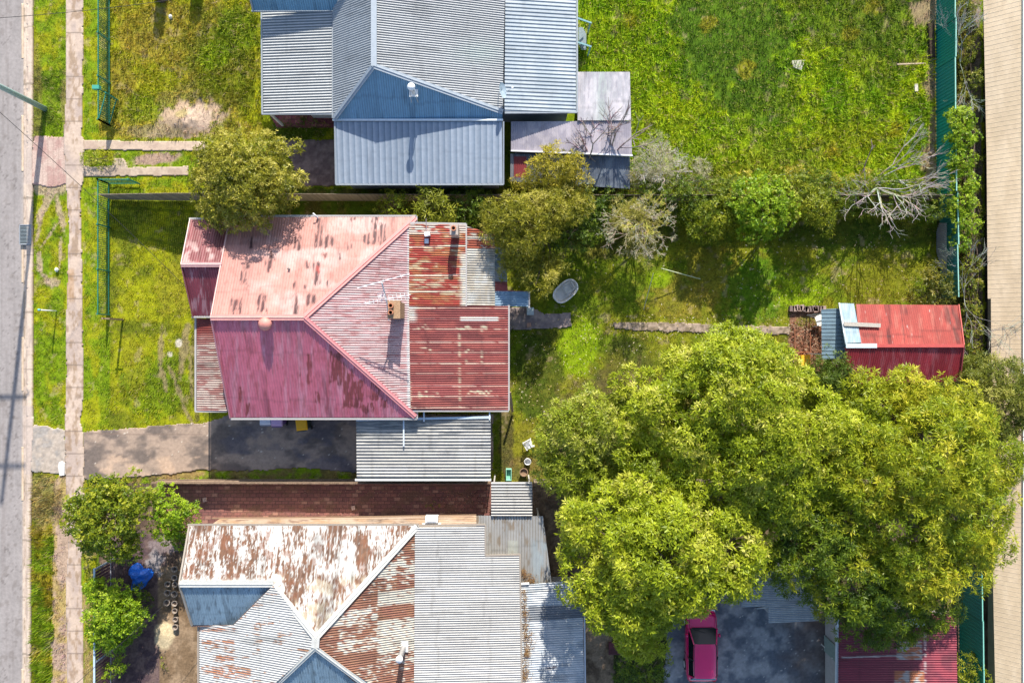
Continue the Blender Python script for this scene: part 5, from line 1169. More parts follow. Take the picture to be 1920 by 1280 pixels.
# short timber stump at the top whose shadow crosses the yard
def stump(x, y, r, h, label):
    b = G(x, y, 0); e = empty('tree_stump', b, label, 'tree stump')
    MB().tube([b-Vector((0, 0, .1)), b+Vector((0, 0, h*.5)), b+Vector((0, 0, h))], [r*1.2, r, r*.95], 12, True, (0.10, 0.07, 0.05)).build('trunk', M_BARK, e)
    return e
stump(304, -6, .30, 1.25, 'tall dark stump at the top edge of the rough yard'); stump(372, -24, .34, 1.1, 'dark stump partly beyond the top edge, right of the tall one')
# ================================================================== YARD THINGS
# wheelie bins by the house wall
def bin_(x, y, rz, body, lid, label):
    b = G(x, y, 0); e = empty('wheelie_bin', b, label, 'bin', 'wheelie bins along the south wall of the red house')
    cs, sn = math.cos(rz), math.sin(rz); t = lambda u, v, z: (b.x+u*cs-v*sn, b.y+u*sn+v*cs, z)
    m = MB(); vs = [t(u*k, v*k, z) for z, k in ((.06, .8), (.98, 1)) for u, v in ((-.27, -.3), (.27, -.3), (.27, .3), (-.27, .3))]
    m._add(vs, [(3, 2, 1, 0), (4, 5, 6, 7), (0, 1, 5, 4), (1, 2, 6, 5), (2, 3, 7, 6), (3, 0, 4, 7)], body); m.build('body', M_PAINT, e)
    l = MB(); vs = [t(u, v, z) for u, v, z in ((-.30, -.36, .99), (.30, -.36, .99), (.30, .33, .99), (-.30, .33, .99), (-.27, -.30, 1.05), (.27, -.30, 1.05), (.26, .25, 1.08), (-.26, .25, 1.08))]
    l._add(vs, [(3, 2, 1, 0), (4, 5, 6, 7), (0, 1, 5, 4), (1, 2, 6, 5), (2, 3, 7, 6), (3, 0, 4, 7)], lid)
    l.bar(t(-.25, .36, 1.0), t(.25, .36, 1.0), .04, .04, body); l.build('lid', M_PAINT, e)
    for s in (-1, 1): w_ = MB().tube([t(s*.2, .3, .1), t(s*.27, .3, .1)], .1, 14, True, (.02, .02, .02)); w_.build('wheel', M_RUBBER, e)
bin_(576, 791, 0.12+math.pi, (0.03, 0.05, 0.04), (0.85, 0.42, 0.01), 'wheelie bin with bright yellow lid against the red house')
bin_(531, 783, math.pi, (0.2, 0.10, 0.28), (0.60, 0.40, 0.62), 'wheelie bin with pale purple lid against the red house')
bin_(510, 781, math.pi, (0.3, 0.3, 0.36), (0.66, 0.68, 0.76), 'wheelie bin with greyish white lid against the red house')
# old bath tub with a chair in it
b = G(1059, 547, 0); e = empty('bathtub', b, 'old oval grey white bath tub on the back lawn', 'bathtub')
def oval(mb, prof, L, W, rz, c, col, n=36):
    vs = []; cs, sn = math.cos(rz), math.sin(rz)
    for k, z in prof:
        for i in range(n):
            a = 2*math.pi*i/n; x = math.copysign(abs(math.cos(a))**.75, math.cos(a))*(L+k); y = math.copysign(abs(math.sin(a))**.8, math.sin(a))*(W+k)
            vs.append((c[0]+x*cs-y*sn, c[1]+x*sn+y*cs, c[2]+z))
    fs = [(j*n+i, j*n+(i+1) % n, (j+1)*n+(i+1) % n, (j+1)*n+i) for j in range(len(prof)-1) for i in range(n)]
    fs.append(tuple(range((len(prof)-1)*n, len(prof)*n))); fs.append(tuple(range(n-1, -1, -1)))
    return mb._add(vs, fs, col)
oval(MB(), [(-.14, .05), (-.03, .45), (.0, .5), (.03, .52), (.03, .55), (-.02, .55), (-.05, .50), (-.15, .16)], .72, .44, math.radians(42), (b.x, b.y, 0), (0.74, 0.70, 0.64)).build('tub', M_PAINT, e, smooth=False)
def chair(x, y, z0, rz, col, label, s=1.0, tilt=None):
    b = G(x, y, z0); e = empty('plastic_chair', b, label, 'chair')
    cs, sn = math.cos(rz), math.sin(rz); T = lambda u, v, z: Vector((b.x+(u*cs-v*sn)*s, b.y+(u*sn+v*cs)*s, b.z+z*s))
    MB().prism([tuple(T(u, v, 0))[:2] for u, v in ((-.24, -.24), (.24, -.24), (.21, .22), (-.21, .22))], b.z+.42*s, b.z+.45*s, col).build('seat', M_PAINT, e)
    m = MB()
    for k in range(6): a = -.19+k*.076; m.bar(T(a, .22, .44), T(a*1.15, .36, .86), .035*s, .02*s, col, up=(0, 1, .2))
    m.bar(T(-.25, .36, .87), T(.25, .36, .87), .05*s, .05*s, col); m.build('backrest', M_PAINT, e)
    for su in (-1, 1):
        MB().bar(T(su*.26, -.24, .66), T(su*.27, .34, .70), .055*s, .03*s, col).build('armrest', M_PAINT, e)
        for sv in (-1, 1): MB().bar(T(su*.29, sv*.27, 0), T(su*.25, sv*.24, .66 if sv < 0 else .44), .05*s, .04*s, col, up=(0, 1, 0)).build('leg', M_PAINT, e)
    return e
chair(1063, 541, .16, math.radians(-60), (0.55, 0.53, 0.48), 'pale plastic chair standing inside the old bath tub', .85)
chair(1531, 600, 0, math.radians(-72), (0.78, 0.76, 0.70), 'white plastic chair at the blue awning of the rear shed', 1.0)
# orange yellow crate by the trees
b = G(1503, 676, 0); e = empty('storage_box', b, 'orange yellow box in the leaf bed beneath the trees', 'box')
MB().box((b.x, b.y, .25), (.44, .60, .5), .0, (0.82, 0.36, 0.01)).build('body', M_PAINT, e); MB().box((b.x, b.y, .52), (.48, .64, .05), 0, (0.86, 0.42, 0.02)).build('lid', M_PAINT, e)
# brick edging pile and iron bed frame
random.seed(3)
ORD = ['first', 'second', 'third', 'fourth', 'fifth', 'sixth', 'seventh', 'eighth', 'ninth', 'tenth', 'eleventh', 'twelfth', 'thirteenth']
for i in range(13):
    b = G(1483+i*4.9+random.uniform(-1, 1), 578+random.uniform(-2, 3), 0)
    tag(MB().box((b.x, b.y, .09), (.22, .30, .18), random.uniform(-.25, .25), random.choice([(0.25, 0.17, 0.14), (0.34, 0.25, 0.21), (0.18, 0.13, 0.12)])).build('brick', M_BRICK), ORD[i]+' old brick from the left in the row along the leaf bed', 'brick', 'bricks in a row along the leaf bed')
e = empty('bed_frame', G(1507, 650, 0), 'rusty iron bar frame lying in the leaf bed', 'frame')
for x in (1490, 1519): MB().bar(G(x, 618, .12), G(x+1, 690, .12), .04, .04, (0.26, 0.10, 0.05)).build('rail', M_PAINT, e)
MB().bar(G(1490, 660, .15), G(1519, 660, .15), .04, .04, (0.26, 0.10, 0.05)).build('cross_bar', M_PAINT, e)
# items on the back slab
b = G(994, 584, 0); e = empty('storage_box', b, 'small grey square box on the rear slab', 'box'); MB().box((b.x, b.y, .2), (.34, .36, .4), 0, (0.36, 0.42, 0.42)).build('body', M_PAINT, e); MB().box((b.x, b.y, .41), (.38, .40, .03), 0, (0.42, 0.48, 0.48)).build('lid', M_PAINT, e)
b = G(992, 609, 0); tag(MB().box((b.x, b.y, .06), (.22, .22, .12), .1, (0.42, 0.24, 0.17)).build('brick', M_BRICK), 'pinkish square brick on the rear slab', 'brick')
# clothes line poles
tag(MB().tube([G(1225, 512, 1.6), G(1207, 580, .05)], .018, 6, True, (0.62, 0.58, 0.42)).build('pole', M_PAINT), 'thin pale pole slanting down onto the lawn from the feathery shrub', 'pole')
tag(MB().tube([G(1240, 503, 1.0), G(1313, 523, .06)], .022, 6, True, (0.55, 0.60, 0.38)).build('pole', M_PAINT), 'thin pale pole lying right of the feathery shrub', 'pole')
# bits beside the big trees
def crate(x, y, z, sz, col, label, name='crate', cat='crate'):
    b = G(x, y, 0); e = empty(name, b, label, cat); t = .03; a, c_, h = sz
    for s in (-1, 1):
        MB().box((b.x+s*(a/2-t/2), b.y, h/2), (t, c_, h), 0, col).build('side', M_PAINT, e); MB().box((b.x, b.y+s*(c_/2-t/2), h/2-.002), (a-2*t, t, h-.004), 0, col).build('side', M_PAINT, e)
    MB().box((b.x, b.y, .03), (a-2*t, c_-2*t, .04), 0, tuple(v*.9 for v in col)).build('base', M_PAINT, e)
crate(954, 888, 0, (.30, .62, .3), (0.25, 0.55, 0.42), 'pale green crate in the grass right of the carport')
chair(991, 832, 0, .5, (0.74, 0.74, 0.72), 'white plastic chair at the left edge of the big tree', .8)
b = G(989, 863, 0); e = empty('bucket', b, 'white bucket under the left edge of the big tree', 'bucket'); MB().lathe((b.x, b.y, 0), [(.14, 0), (.17, .36), (.19, .37), (.17, .38), (.15, .1), (0, .08)], 16, (0.72, 0.72, 0.72)).build('body', M_PAINT, e)
MB().tube([(b.x-.17, b.y, .36), (b.x-.1, b.y+.12, .42), (b.x+.1, b.y+.12, .42), (b.x+.17, b.y, .36)], .01, 5, True, (.3, .3, .3)).build('handle', M_PAINT, e)
b = G(982, 883, 0); e = empty('plant_pot', b, 'empty brown pot beside the pale green crate', 'pot'); MB().lathe((b.x, b.y, 0), [(.14, 0), (.20, .28), (.23, .29), (.23, .33), (.19, .33), (.17, .2), (0, .2)], 18, (0.26, 0.17, 0.11)).build('body', M_PAINT, e)
# broken board at the corner of the skillion
tag(MB().bar(G(956, 735, 1.9), G(961, 772, 0.1), .12, .03, (0.38, 0.27, 0.18)).build('board', M_WOOD), 'brown board leaning on the back corner of the red house', 'board')
tag(MB().bar(G(1744, 45, .08), G(1748, 108, .08), .28, .16, (0.05, 0.035, 0.025)).build('log', M_BARK), 'dark log lying along the tall green fence', 'log')
tag(MB().bar(G(1682, 121, .10), G(1735, 119, .10), .06, .06, (0.48, 0.38, 0.27)).build('stick', M_WOOD), 'thin pale stick lying in the grass near the tall green fence', 'stick')
tag(MB().bar(G(1717, 158, .1), G(1718, 172, .1), .18, .1, (0.55, 0.5, 0.42)).build('timber_block', M_WOOD), 'pale timber block near the tall green fence', 'block')
b = G(1496, 123, 0); tag(MB().prism([(b.x-.36, b.y+.24), (b.x-.26, b.y-.12), (b.x+.16, b.y-.28), (b.x+.38, b.y+.28)], .0, .07, (0.46, 0.43, 0.36)).build('stone_slab', M_CONC), 'pale stone slab in the middle of the top back lawn', 'stone')
for x, y, l in ((321, 33, 'white scrap in the yard right of the tall stump'), (108, 506, 'white scrap on the muddy verge loop')):
    b = G(x, y, 0); tag(MB().lathe((b.x, b.y, .02), [(.09, 0), (.1, .08), (.05, .16), (0, .17)], 7, (0.6, 0.6, 0.58), 1, 1.3).build('scrap', M_PAINT), l, 'litter')
b = G(117, 878, 0); tag(MB().prism([(b.x-.16, b.y+.35), (b.x-.2, b.y+.1), (b.x-.12, b.y-.38), (b.x+.14, b.y-.35), (b.x+.16, b.y+.3), (b.x, b.y+.42)], .015, .06, (0.6, 0.58, 0.56)).build('rubble_slab', M_CONC), 'white slab fragment beside the footpath at the driveway', 'slab')
# blue tarpaulin heap
b = G(263, 1080, 0); n = 26; vs = []; fs = []; R_ = .72
for j in range(9):
    r = R_*j/8
    for i in range(n):
        a = 2*math.pi*i/n; k = 1+.22*math.sin(3*a+1)+.12*math.sin(5*a); x = math.cos(a)*r*k*.8; y = math.sin(a)*r*k
        h = .38*(1-(j/8)**1.6)*(0.8+.4*float(vn(np.array(x*3+5), np.array(y*3), 5)))+.13*float(vn(np.array(x*7), np.array(y*6+9), 6))+.02
        if j == 8: h = .01
        vs.append((b.x+x, b.y+y, h))
for j in range(8):
    for i in range(n): fs.append((j*n+i, j*n+(i+1) % n, (j+1)*n+(i+1) % n, (j+1)*n+i))
tag(mesh_obj('tarpaulin', vs, fs, M_TARP), 'crumpled bright blue tarpaulin heaped on the dark yard', 'tarpaulin')
# pots in rows beside the white house
pot0 = None; spots = [(331, 1064, 1.2), (331, 1080, 1), (318, 1092, 1), (331, 1093, .9), (318, 1108, 1.1), (331, 1110, 1.1), (317, 1126, 1.1), (331, 1128, 1), (331, 1142, .9), (332, 1158, .9), (332, 1172, 1)]
for i, (x, y, s) in enumerate(spots):
    b = G(x, y, 0); r_pot = None
    if pot0 is None:
        rows = {}
        pot0 = empty('plant_pot', b, 'small round dark pot in the rows before the white rusted house', 'pot', 'pots in rows before the white rusted house')
        MB().lathe((b.x, b.y, 0), [(.10, 0), (.13, .2), (.16, .21), (.16, .25), (.13, .25), (.11, .16), (0, .16)], 12, (0.30, 0.25, 0.21)).build('body', M_PAINT, pot0)
        MB().lathe((b.x, b.y, .15), [(.11, 0), (.06, .03), (0, .035)], 10, (0.07, 0.045, 0.03)).build('soil', M_PAINT, pot0)
        kids = list(pot0.children)
    else:
        r = r_pot = pot0.copy(); COL.objects.link(r); r.location = b
        for ch in kids: c = ch.copy(); COL.objects.link(c); c.parent = r
        r.scale = (s, s, s)
    side = 'left' if x < 325 else 'right'; rows[side] = rows.get(side, -1)+1
    (pot0 if r_pot is None else r_pot)['label'] = 'small round dark pot, %s from the top in the %s row before the white house' % (ORD[rows[side]], side)
for x, y, l in ((385, 936, 'pinkish loose paver left on the shaded brick paving'), (443, 930, 'pale loose paver on the middle of the brick paving'), (663, 951, 'white loose paver at the brick paving edge')):
    if x == 443: continue
    b = G(x, y, 0); tag(MB().box((b.x, b.y, .06), (.2, .22, .1), .2, (0.45, 0.30, 0.25)).build('paver', M_BRICK), l, 'paver')
b = G(895-0, 949, 0)
# ================================================================== CAR (nose up in the picture, seen from above, left flank showing)
def car(x, y):
    b = G(x, y, 0); e = empty('parked_car', b, 'bright magenta red small hatchback on the dark yard under the tree edge', 'car')
    L, Wd = 3.75, 1.62
    # cross sections along the length: (y, half width sill, half width shoulder, z sill, z shoulder)
    sec = [(1.88, .60, .62, .30, .58), (1.80, .70, .72, .26, .70), (1.45, .78, .79, .22, .80), (.85, .80, .81, .20, .88), (.3, .80, .81, .20, .92), (-.9, .80, .81, .20, .94), (-1.5, .79, .80, .22, .95), (-1.78, .74, .76, .26, .92), (-1.87, .66, .68, .32, .80)]
    vs = []; fs = []
    for (yy, ws, wh, zs, zh) in sec:
        cr = .035
        ring = [(-ws*.95, zs), (-ws, zs+.08), (-wh, (zs+zh)/2), (-wh*.985, zh-.05), (-wh*.90, zh), (-wh*.4, zh+cr), (wh*.4, zh+cr), (wh*.90, zh), (wh*.985, zh-.05), (wh, (zs+zh)/2), (ws, zs+.08), (ws*.95, zs)]
        vs += [(b.x+u, b.y+yy, z) for u, z in ring]
    m = 12
    for j in range(len(sec)-1):
        for i in range(m-1): fs.append((j*m+i, j*m+i+1, (j+1)*m+i+1, (j+1)*m+i))
        fs.append((j*m+m-1, j*m, (j+1)*m, (j+1)*m+m-1))
    fs.append(tuple(range(m-1, -1, -1))); fs.append(tuple(range((len(sec)-1)*m, len(sec)*m)))
    body = mesh_obj('body', vs, fs, M_CAR, e, smooth=True)
    # cabin: glass house then roof panel
    def quad(nm, pts, mat, th=.03, par=None):
        P_ = [Vector((b.x+u, b.y+v, z)) for u, v, z in pts]; nrm = (P_[1]-P_[0]).cross(P_[2]-P_[0]).normalized()
        if nrm.z < 0: nrm = -nrm
        mb = MB(); mb._add([p-nrm*th for p in P_]+P_, [(3, 2, 1, 0), (4, 5, 6, 7), (0, 1, 5, 4), (1, 2, 6, 5), (2, 3, 7, 6), (3, 0, 4, 7)])
        return mesh_obj(nm, mb.v, mb.f, mat, par or e)
    zr = 1.38; sh = .93
    quad('windscreen', [(-.70, .98, sh), (.70, .98, sh), (.56, .30, zr-.02), (-.56, .30, zr-.02)], M_GLASS)
    quad('rear_window', [(-.55, -1.42, zr-.04), (.55, -1.42, zr-.04), (.66, -1.74, sh+.02), (-.66, -1.74, sh+.02)], mat_plain('tinted_rear_glass', (0.10, 0.25, 0.34), .1, .6, .05, bump=0))
    for s in (-1, 1): quad('side_window', [(s*.77, .85, sh), (s*.57, .28, zr-.04), (s*.56, -1.40, zr-.05), (s*.76, -1.5, sh)], M_GLASS)
    rv = []
    for k, (yy, wx) in enumerate(((.34, .55), (.2, .60), (-.5, .61), (-1.3, .60), (-1.46, .55))):
        for u, z in ((-wx, zr-.05), (-wx*.92, zr), (-wx*.4, zr+.03), (wx*.4, zr+.03), (wx*.92, zr), (wx, zr-.05)): rv.append((b.x+u, b.y+yy, z-(.03 if k in (0, 4) else 0)))
    rf = [(j*6+i, j*6+i+1, (j+1)*6+i+1, (j+1)*6+i) for j in range(4) for i in range(5)]
    rv += [(x_, y_, z_-.04) for x_, y_, z_ in rv]; rf += [tuple(30+q for q in reversed(f)) for f in rf]
    mesh_obj('roof', rv, rf, M_CAR, e, smooth=True)
    for s in (-1, 1):
        for (y0, z0, u0, y1, z1, u1) in ((.98, sh, .74, .30, zr-.03, .58), (-1.5, sh, .76, -1.42, zr-.04, .58), (-.55, sh, .785, -.52, zr-.04, .60)):
            MB().bar((b.x+s*u0, b.y+y0, z0), (b.x+s*u1, b.y+y1, z1), .06, .05).build('pillar', M_CAR if y0 != -.55 else M_RUBBER, e)
        MB().box((b.x+s*.86, b.y+.62, .96), (.12, .16, .12), 0, (.4, .01, .03), .8).build('wing_mirror', M_CAR, e)
        MB().bar((b.x+s*.82, b.y-.45, .78), (b.x+s*.82, b.y-.25, .78), .03, .03).build('door_handle', M_CAR, e)
        MB().box((b.x+s*.58, b.y+1.80, .62), (.26, .12, .13), 0, (.75, .75, .72)).build('headlight', M_PAINT, e); MB().box((b.x+s*.62, b.y-1.83, .74), (.14, .08, .24), 0, (.4, .01, .01)).build('tail_light', M_PAINT, e)
        for yy in (1.15, -1.2):
            w_ = MB().tube([(b.x+s*.62, b.y+yy, .28), (b.x+s*.82, b.y+yy, .28)], .28, 20, True, (.02, .02, .02)).build('wheel', M_RUBBER, e)
            MB().tube([(b.x+s*.815, b.y+yy, .28), (b.x+s*.83, b.y+yy, .28)], .17, 16, True, (.5, .5, .5)).build('rim', M_PAINT, w_)
    MB().bar((b.x-.7, b.y+1.9, .42), (b.x+.7, b.y+1.9, .42), .1, .14).build('front_bumper', M_CAR, e); MB().bar((b.x-.7, b.y-1.88, .45), (b.x+.7, b.y-1.88, .45), .1, .16).build('rear_bumper', M_CAR, e)
    g_ = MB()
    for u in (-.72, .72): g_.bar((b.x+u, b.y+1.02, .93), (b.x+u*.93, b.y+1.72, .79), .018, .02, (.02, .005, .01))
    g_.bar((b.x-.67, b.y+1.72, .80), (b.x+.67, b.y+1.72, .80), .02, .02, (.02, .005, .01))
    g_.build('bonnet_seam', M_PAINT, e)
    for s in (-1, 1):
        MB().bar((b.x+s*.585, b.y+.3, zr-.01), (b.x+s*.585, b.y-1.4, zr-.01), .025, .03, (.03, .03, .035)).build('roof_gutter', M_PAINT, e)
        d_ = MB()
        for yy in (.92, -.53): d_.bar((b.x+s*.815, b.y+yy, .25), (b.x+s*.80, b.y+yy, .92), .02, .02, (.03, .005, .01), up=(0, 1, 0)).build('door_gap', M_PAINT, e); d_ = MB()
    MB().bar((b.x-.5, b.y+.98, .97), (b.x+.1, b.y+.80, 1.06), .02, .015).build('wiper', M_RUBBER, e)
    MB().bar((b.x-.6, b.y+1.0, .945), (b.x+.6, b.y+1.0, .945), .06, .02).build('wiper_cowl', M_RUBBER, e)
    return e
car(1309, 1198)
tag(MB().bar(G(1540, 1207, .1), G(1566, 1232, .1), .05, .05, (0.6, 0.55, 0.48)).build('timber_batten', M_WOOD), 'pale batten lying on the dark yard by the maroon shed', 'batten')
o = sheet('maroon_sheet', [(1141, 1203), (1215, 1200), (1213, 1226), (1141, 1227)], 0.05, cfn((0.15, 0.05, 0.065), (0.10, 0.04, 0.05), 10, 77), step=2, thick=.04)
tag(o, 'dark maroon flat sheet lying on the ground left of the lower bush', 'sheet')
# ================================================================== TREES
def whorls(C, N, K, L, W, tilt, cols, droop=0.1, jit=0.35, rng=RNG):
    """rosettes of K leaves: each leaf one four point blade"""
    n = len(C); t1 = np.cross(N, np.tile([0.3, 0.2, 1.0], (n, 1))+rng.normal(0, .3, (n, 3))); t1 /= np.linalg.norm(t1, axis=1)[:, None]+1e-9; t2 = np.cross(N, t1)
    a0 = rng.uniform(0, 6.28, (n, 1)); A = a0+np.arange(K)[None]*2*np.pi/K+rng.normal(0, jit, (n, K))
    T = tilt+rng.normal(0, .3, (n, K)); ll = L*rng.uniform(.65, 1.25, (n, K)); ww = W*rng.uniform(.7, 1.3, (n, K))
    d = (np.cos(T)*np.cos(A))[..., None]*t1[:, None]+(np.cos(T)*np.sin(A))[..., None]*t2[:, None]+np.sin(T)[..., None]*N[:, None]
    s = np.cross(d, np.tile(N[:, None], (1, K, 1))+rng.normal(0, .35, (n, K, 3))); s /= np.linalg.norm(s, axis=2)[..., None]+1e-9
    B = C[:, None]+d*L*0.05; mid = B+d*(ll*.5)[..., None]; tip = B+d*ll[..., None]-np.array([0, 0, 1.])*(ll*droop)[..., None]
    hw = (ww/2)[..., None]
    V = np.stack([B, mid+s*hw, tip, mid-s*hw], 2).reshape(-1, 3)
    c = np.repeat(cols, K, 0)*rng.uniform(.75, 1.3, (n*K, 1)); c = np.repeat(c, 4, 0)
    return V, c
def lobes_to_whorls(lobes, dens, clump, rng=RNG, inner=0.25, low=-0.25, palette=None, pn=0.9, up=0.7):
    """lobes: (centre, radius xy, radius z). Clumps sit on each lobe's shell; rosettes sit on each clump."""
    Cs = []; Ns = []; Ks = []
    for li, (c, r, rz) in enumerate(lobes):
        c = np.array(c); area = 2*np.pi*r*(r+rz)/2*1.3; nc = max(3, int(area/(clump*clump*1.9)))
        d = rng.normal(0, 1, (nc*3, 3)); d /= np.linalg.norm(d, axis=1)[:, None]; d = d[d[:, 2] > low][:nc]
        cc = c+d*np.array([r, r, rz])*rng.uniform(.72, 1.0, (len(d), 1))
        for q, dd in zip(cc, d):
            k = clump*rng.uniform(.65, 1.35); nw = int(dens*k*k*6)
            e = rng.normal(0, 1, (nw, 3))+dd*0.6+np.array([0, 0, .35]); e /= np.linalg.norm(e, axis=1)[:, None]
            rad = k*np.where(rng.uniform(0, 1, (nw, 1)) < inner, rng.uniform(.2, .8, (nw, 1)), rng.uniform(.85, 1.08, (nw, 1)))
            Cs.append(q+e*rad*np.array([1, 1, .6])); nn = e+np.array([0, 0, up])+rng.normal(0, .2, (nw, 3)); nn /= np.linalg.norm(nn, axis=1)[:, None]; Ns.append(nn)
            t = rng.uniform(0, 1); Ks.append(np.full(nw, t))
    C = np.vstack(Cs); N = np.vstack(Ns); K = np.concatenate(Ks)
    pal = np.array(palette); n = len(C)
    tone = np.clip(K*.6+rng.normal(0, .16, n)+.4*vn(C[:, 0]*pn, C[:, 1]*pn, 5), 0, .999)*(len(pal)-1)
    i = np.floor(tone).astype(int); f = (tone-i)[:, None]; cols = pal[i]*(1-f)+pal[i+1]*f
    return C, N, cols
def limb(mb, a, b, r0, r1, n=6, wob=.12, col=(0.16, 0.12, 0.09), seg=5):
    a = Vector(a); b = Vector(b); L = (b-a).length; pts = []; rs = []
    for i in range(seg+1):
        t = i/seg; p = a.lerp(b, t)
        if 0 < i < seg: p += Vector((random.uniform(-1, 1), random.uniform(-1, 1), random.uniform(-.5, .5)))*wob*L*.3
        pts.append(p); rs.append(r0+(r1-r0)*t)
    mb.tube(pts, rs, n, True, col); return pts
def tree(name, label, lob, base, palette, leafL=.2, leafW=.05, K=7, dens=9, clump=.5, tilt=.35, trunk_r=.18, cat='tree', inner=.15, low=-.25, bark=(0.16, 0.12, 0.09), flat=.75, group=None, droop=.12, pn=.9):
    """lob: (photo x, photo y, radius in photo pixels, height of lobe centre)"""
    b = G(base[0], base[1], 0); e = empty(name, b, label, cat, group); LB = []; SAT = []
    for (x, y, r, z) in lob:
        r *= {'bush': 1.24, 'shrub': 1.1}.get(cat, 1)
        c = G(x, y, z); rr = max(r/1280*(CAMH-z)-clump*.55, .12); LB.append(((c.x, c.y, c.z), rr, rr*flat))
        for q in range(0 if clump > .45 else 3 if r > 20 else 1):
            a = random.uniform(0, 6.28); k_ = random.uniform(.8, 1.12); SAT.append(((c.x+math.cos(a)*rr*k_, c.y+math.sin(a)*rr*k_, max(c.z+random.uniform(-.5, .15)*rr, .1)), rr*.34, rr*.22))
    C, N, cols = lobes_to_whorls(LB+SAT, dens, clump, inner=inner, low=low, palette=palette, pn=pn)
    ok = C[:, 2] > .05; C, N, cols = C[ok], N[ok], cols[ok]
    V, c = whorls(C, N, K, leafL, leafW, tilt, cols, droop)
    mesh_obj('crown', V, np.arange(len(V)).reshape(-1, 4), M_LEAF, e, cols=c)
    mb = MB(); zt = min(l[0][2] for l in LB)*.55; f = Vector((b.x, b.y, zt)); limb(mb, b-Vector((0, 0, .2)), f, trunk_r, trunk_r*.8, 9, .05, bark)
    for (c_, r, rz) in LB:
        e_ = Vector(c_); p = limb(mb, f, e_, trunk_r*.5, trunk_r*.18, 6, .15, bark)
        for k in range(4): limb(mb, p[3], e_+Vector((random.uniform(-.6, .6)*r, random.uniform(-.6, .6)*r, random.uniform(0, .6)*rz)), trunk_r*.2, .015, 5, .2, bark, 3)
    mb.build('trunk', M_BARK, e)
    return e
Y1 = [(0.18, 0.24, 0.010), (0.26, 0.33, 0.012), (0.34, 0.40, 0.016), (0.43, 0.46, 0.03), (0.56, 0.54, 0.11)]
OL = [(0.09, 0.11, 0.010), (0.22, 0.225, 0.016), (0.38, 0.35, 0.03), (0.56, 0.50, 0.12)]
DK = [(0.03, 0.06, 0.008), (0.07, 0.12, 0.010), (0.13, 0.20, 0.012), (0.22, 0.26, 0.02)]
MG = [(0.06, 0.10, 0.008), (0.14, 0.20, 0.010), (0.26, 0.30, 0.014), (0.38, 0.38, 0.03)]
BR = [(0.10, 0.20, 0.008), (0.19, 0.31, 0.012), (0.30, 0.42, 0.015), (0.42, 0.50, 0.04)]
YB = [(0.14, 0.14, 0.012), (0.28, 0.26, 0.018), (0.44, 0.37, 0.03), (0.55, 0.46, 0.07)]
GY = [(0.34, 0.30, 0.16), (0.46, 0.42, 0.28), (0.58, 0.53, 0.42), (0.46, 0.46, 0.14)]
# front tree
tree('tree', 'round olive tree overhanging the front corner of the red roof', [(455, 315, 70, 4.6), (400, 350, 45, 4.0), (420, 290, 45, 4.2), (500, 290, 48, 4.2), (520, 345, 44, 4.0), (460, 390, 44, 4.0), (430, 395, 40, 3.9), (470, 345, 60, 4.9), (400, 320, 40, 3.8), (500, 375, 38, 3.8)], (480, 372), OL, .16, .045, 7, 17, .34, trunk_r=.2)
tree('bush', 'low clipped yellow green shrub mound between the two entry paths', [(166, 298, 13, .2), (180, 297, 14, .22), (194, 297, 14, .2), (203, 299, 10, .18)], (182, 298), MG[1:]+[(0.5, 0.5, 0.05)], .09, .03, 6, 18, .16, trunk_r=.02, cat='bush')
# bottom left trees
tree('tree', 'dark green clumpy tree overhanging the footpath', [(205, 965, 58, 4.0), (160, 960, 38, 3.2), (175, 925, 34, 3.2), (235, 930, 40, 3.4), (255, 970, 36, 3.3), (215, 1010, 38, 3.2), (172, 1000, 30, 3.0), (175, 1032, 22, 2.2), (140, 980, 24, 2.6), (235, 1020, 30, 2.8)], (240, 965), MG, .12, .065, 6, 20, .32, trunk_r=.17)
tree('tree', 'small bright leafed tree right of the dark clumpy tree', [(325, 960, 34, 2.8), (345, 985, 26, 2.4), (310, 990, 26, 2.5), (335, 1005, 18, 2.0), (305, 945, 30, 2.5), (360, 965, 18, 2.2)], (340, 960), BR, .15, .065, 6, 14, .26, trunk_r=.09)
tree('bush', 'bright green bush leaning over the slat fence', [(208, 1120, 30, 1.9), (200, 1150, 32, 2.0), (235, 1140, 30, 1.9), (215, 1175, 30, 1.8), (190, 1185, 22, 1.6), (240, 1165, 22, 1.6), (193, 1105, 20, 1.6), (215, 1200, 18, 1.3)], (225, 1140), BR, .15, .065, 6, 15, .28, trunk_r=.07, cat='bush')
tree('bush', 'little leafy bush by the slat fence at the bottom', [(213, 1252, 16, .9), (200, 1258, 12, .8), (228, 1246, 12, .8)], (216, 1250), BR, .14, .05, 6, 11, .18, trunk_r=.04, cat='bush')
tree('bush', 'dark low bush behind the bright one on the maroon yard', [(268, 1130, 18, .5), (262, 1110, 14, .4)], (268, 1130), DK, .12, .05, 6, 10, .2, trunk_r=.03, cat='bush')
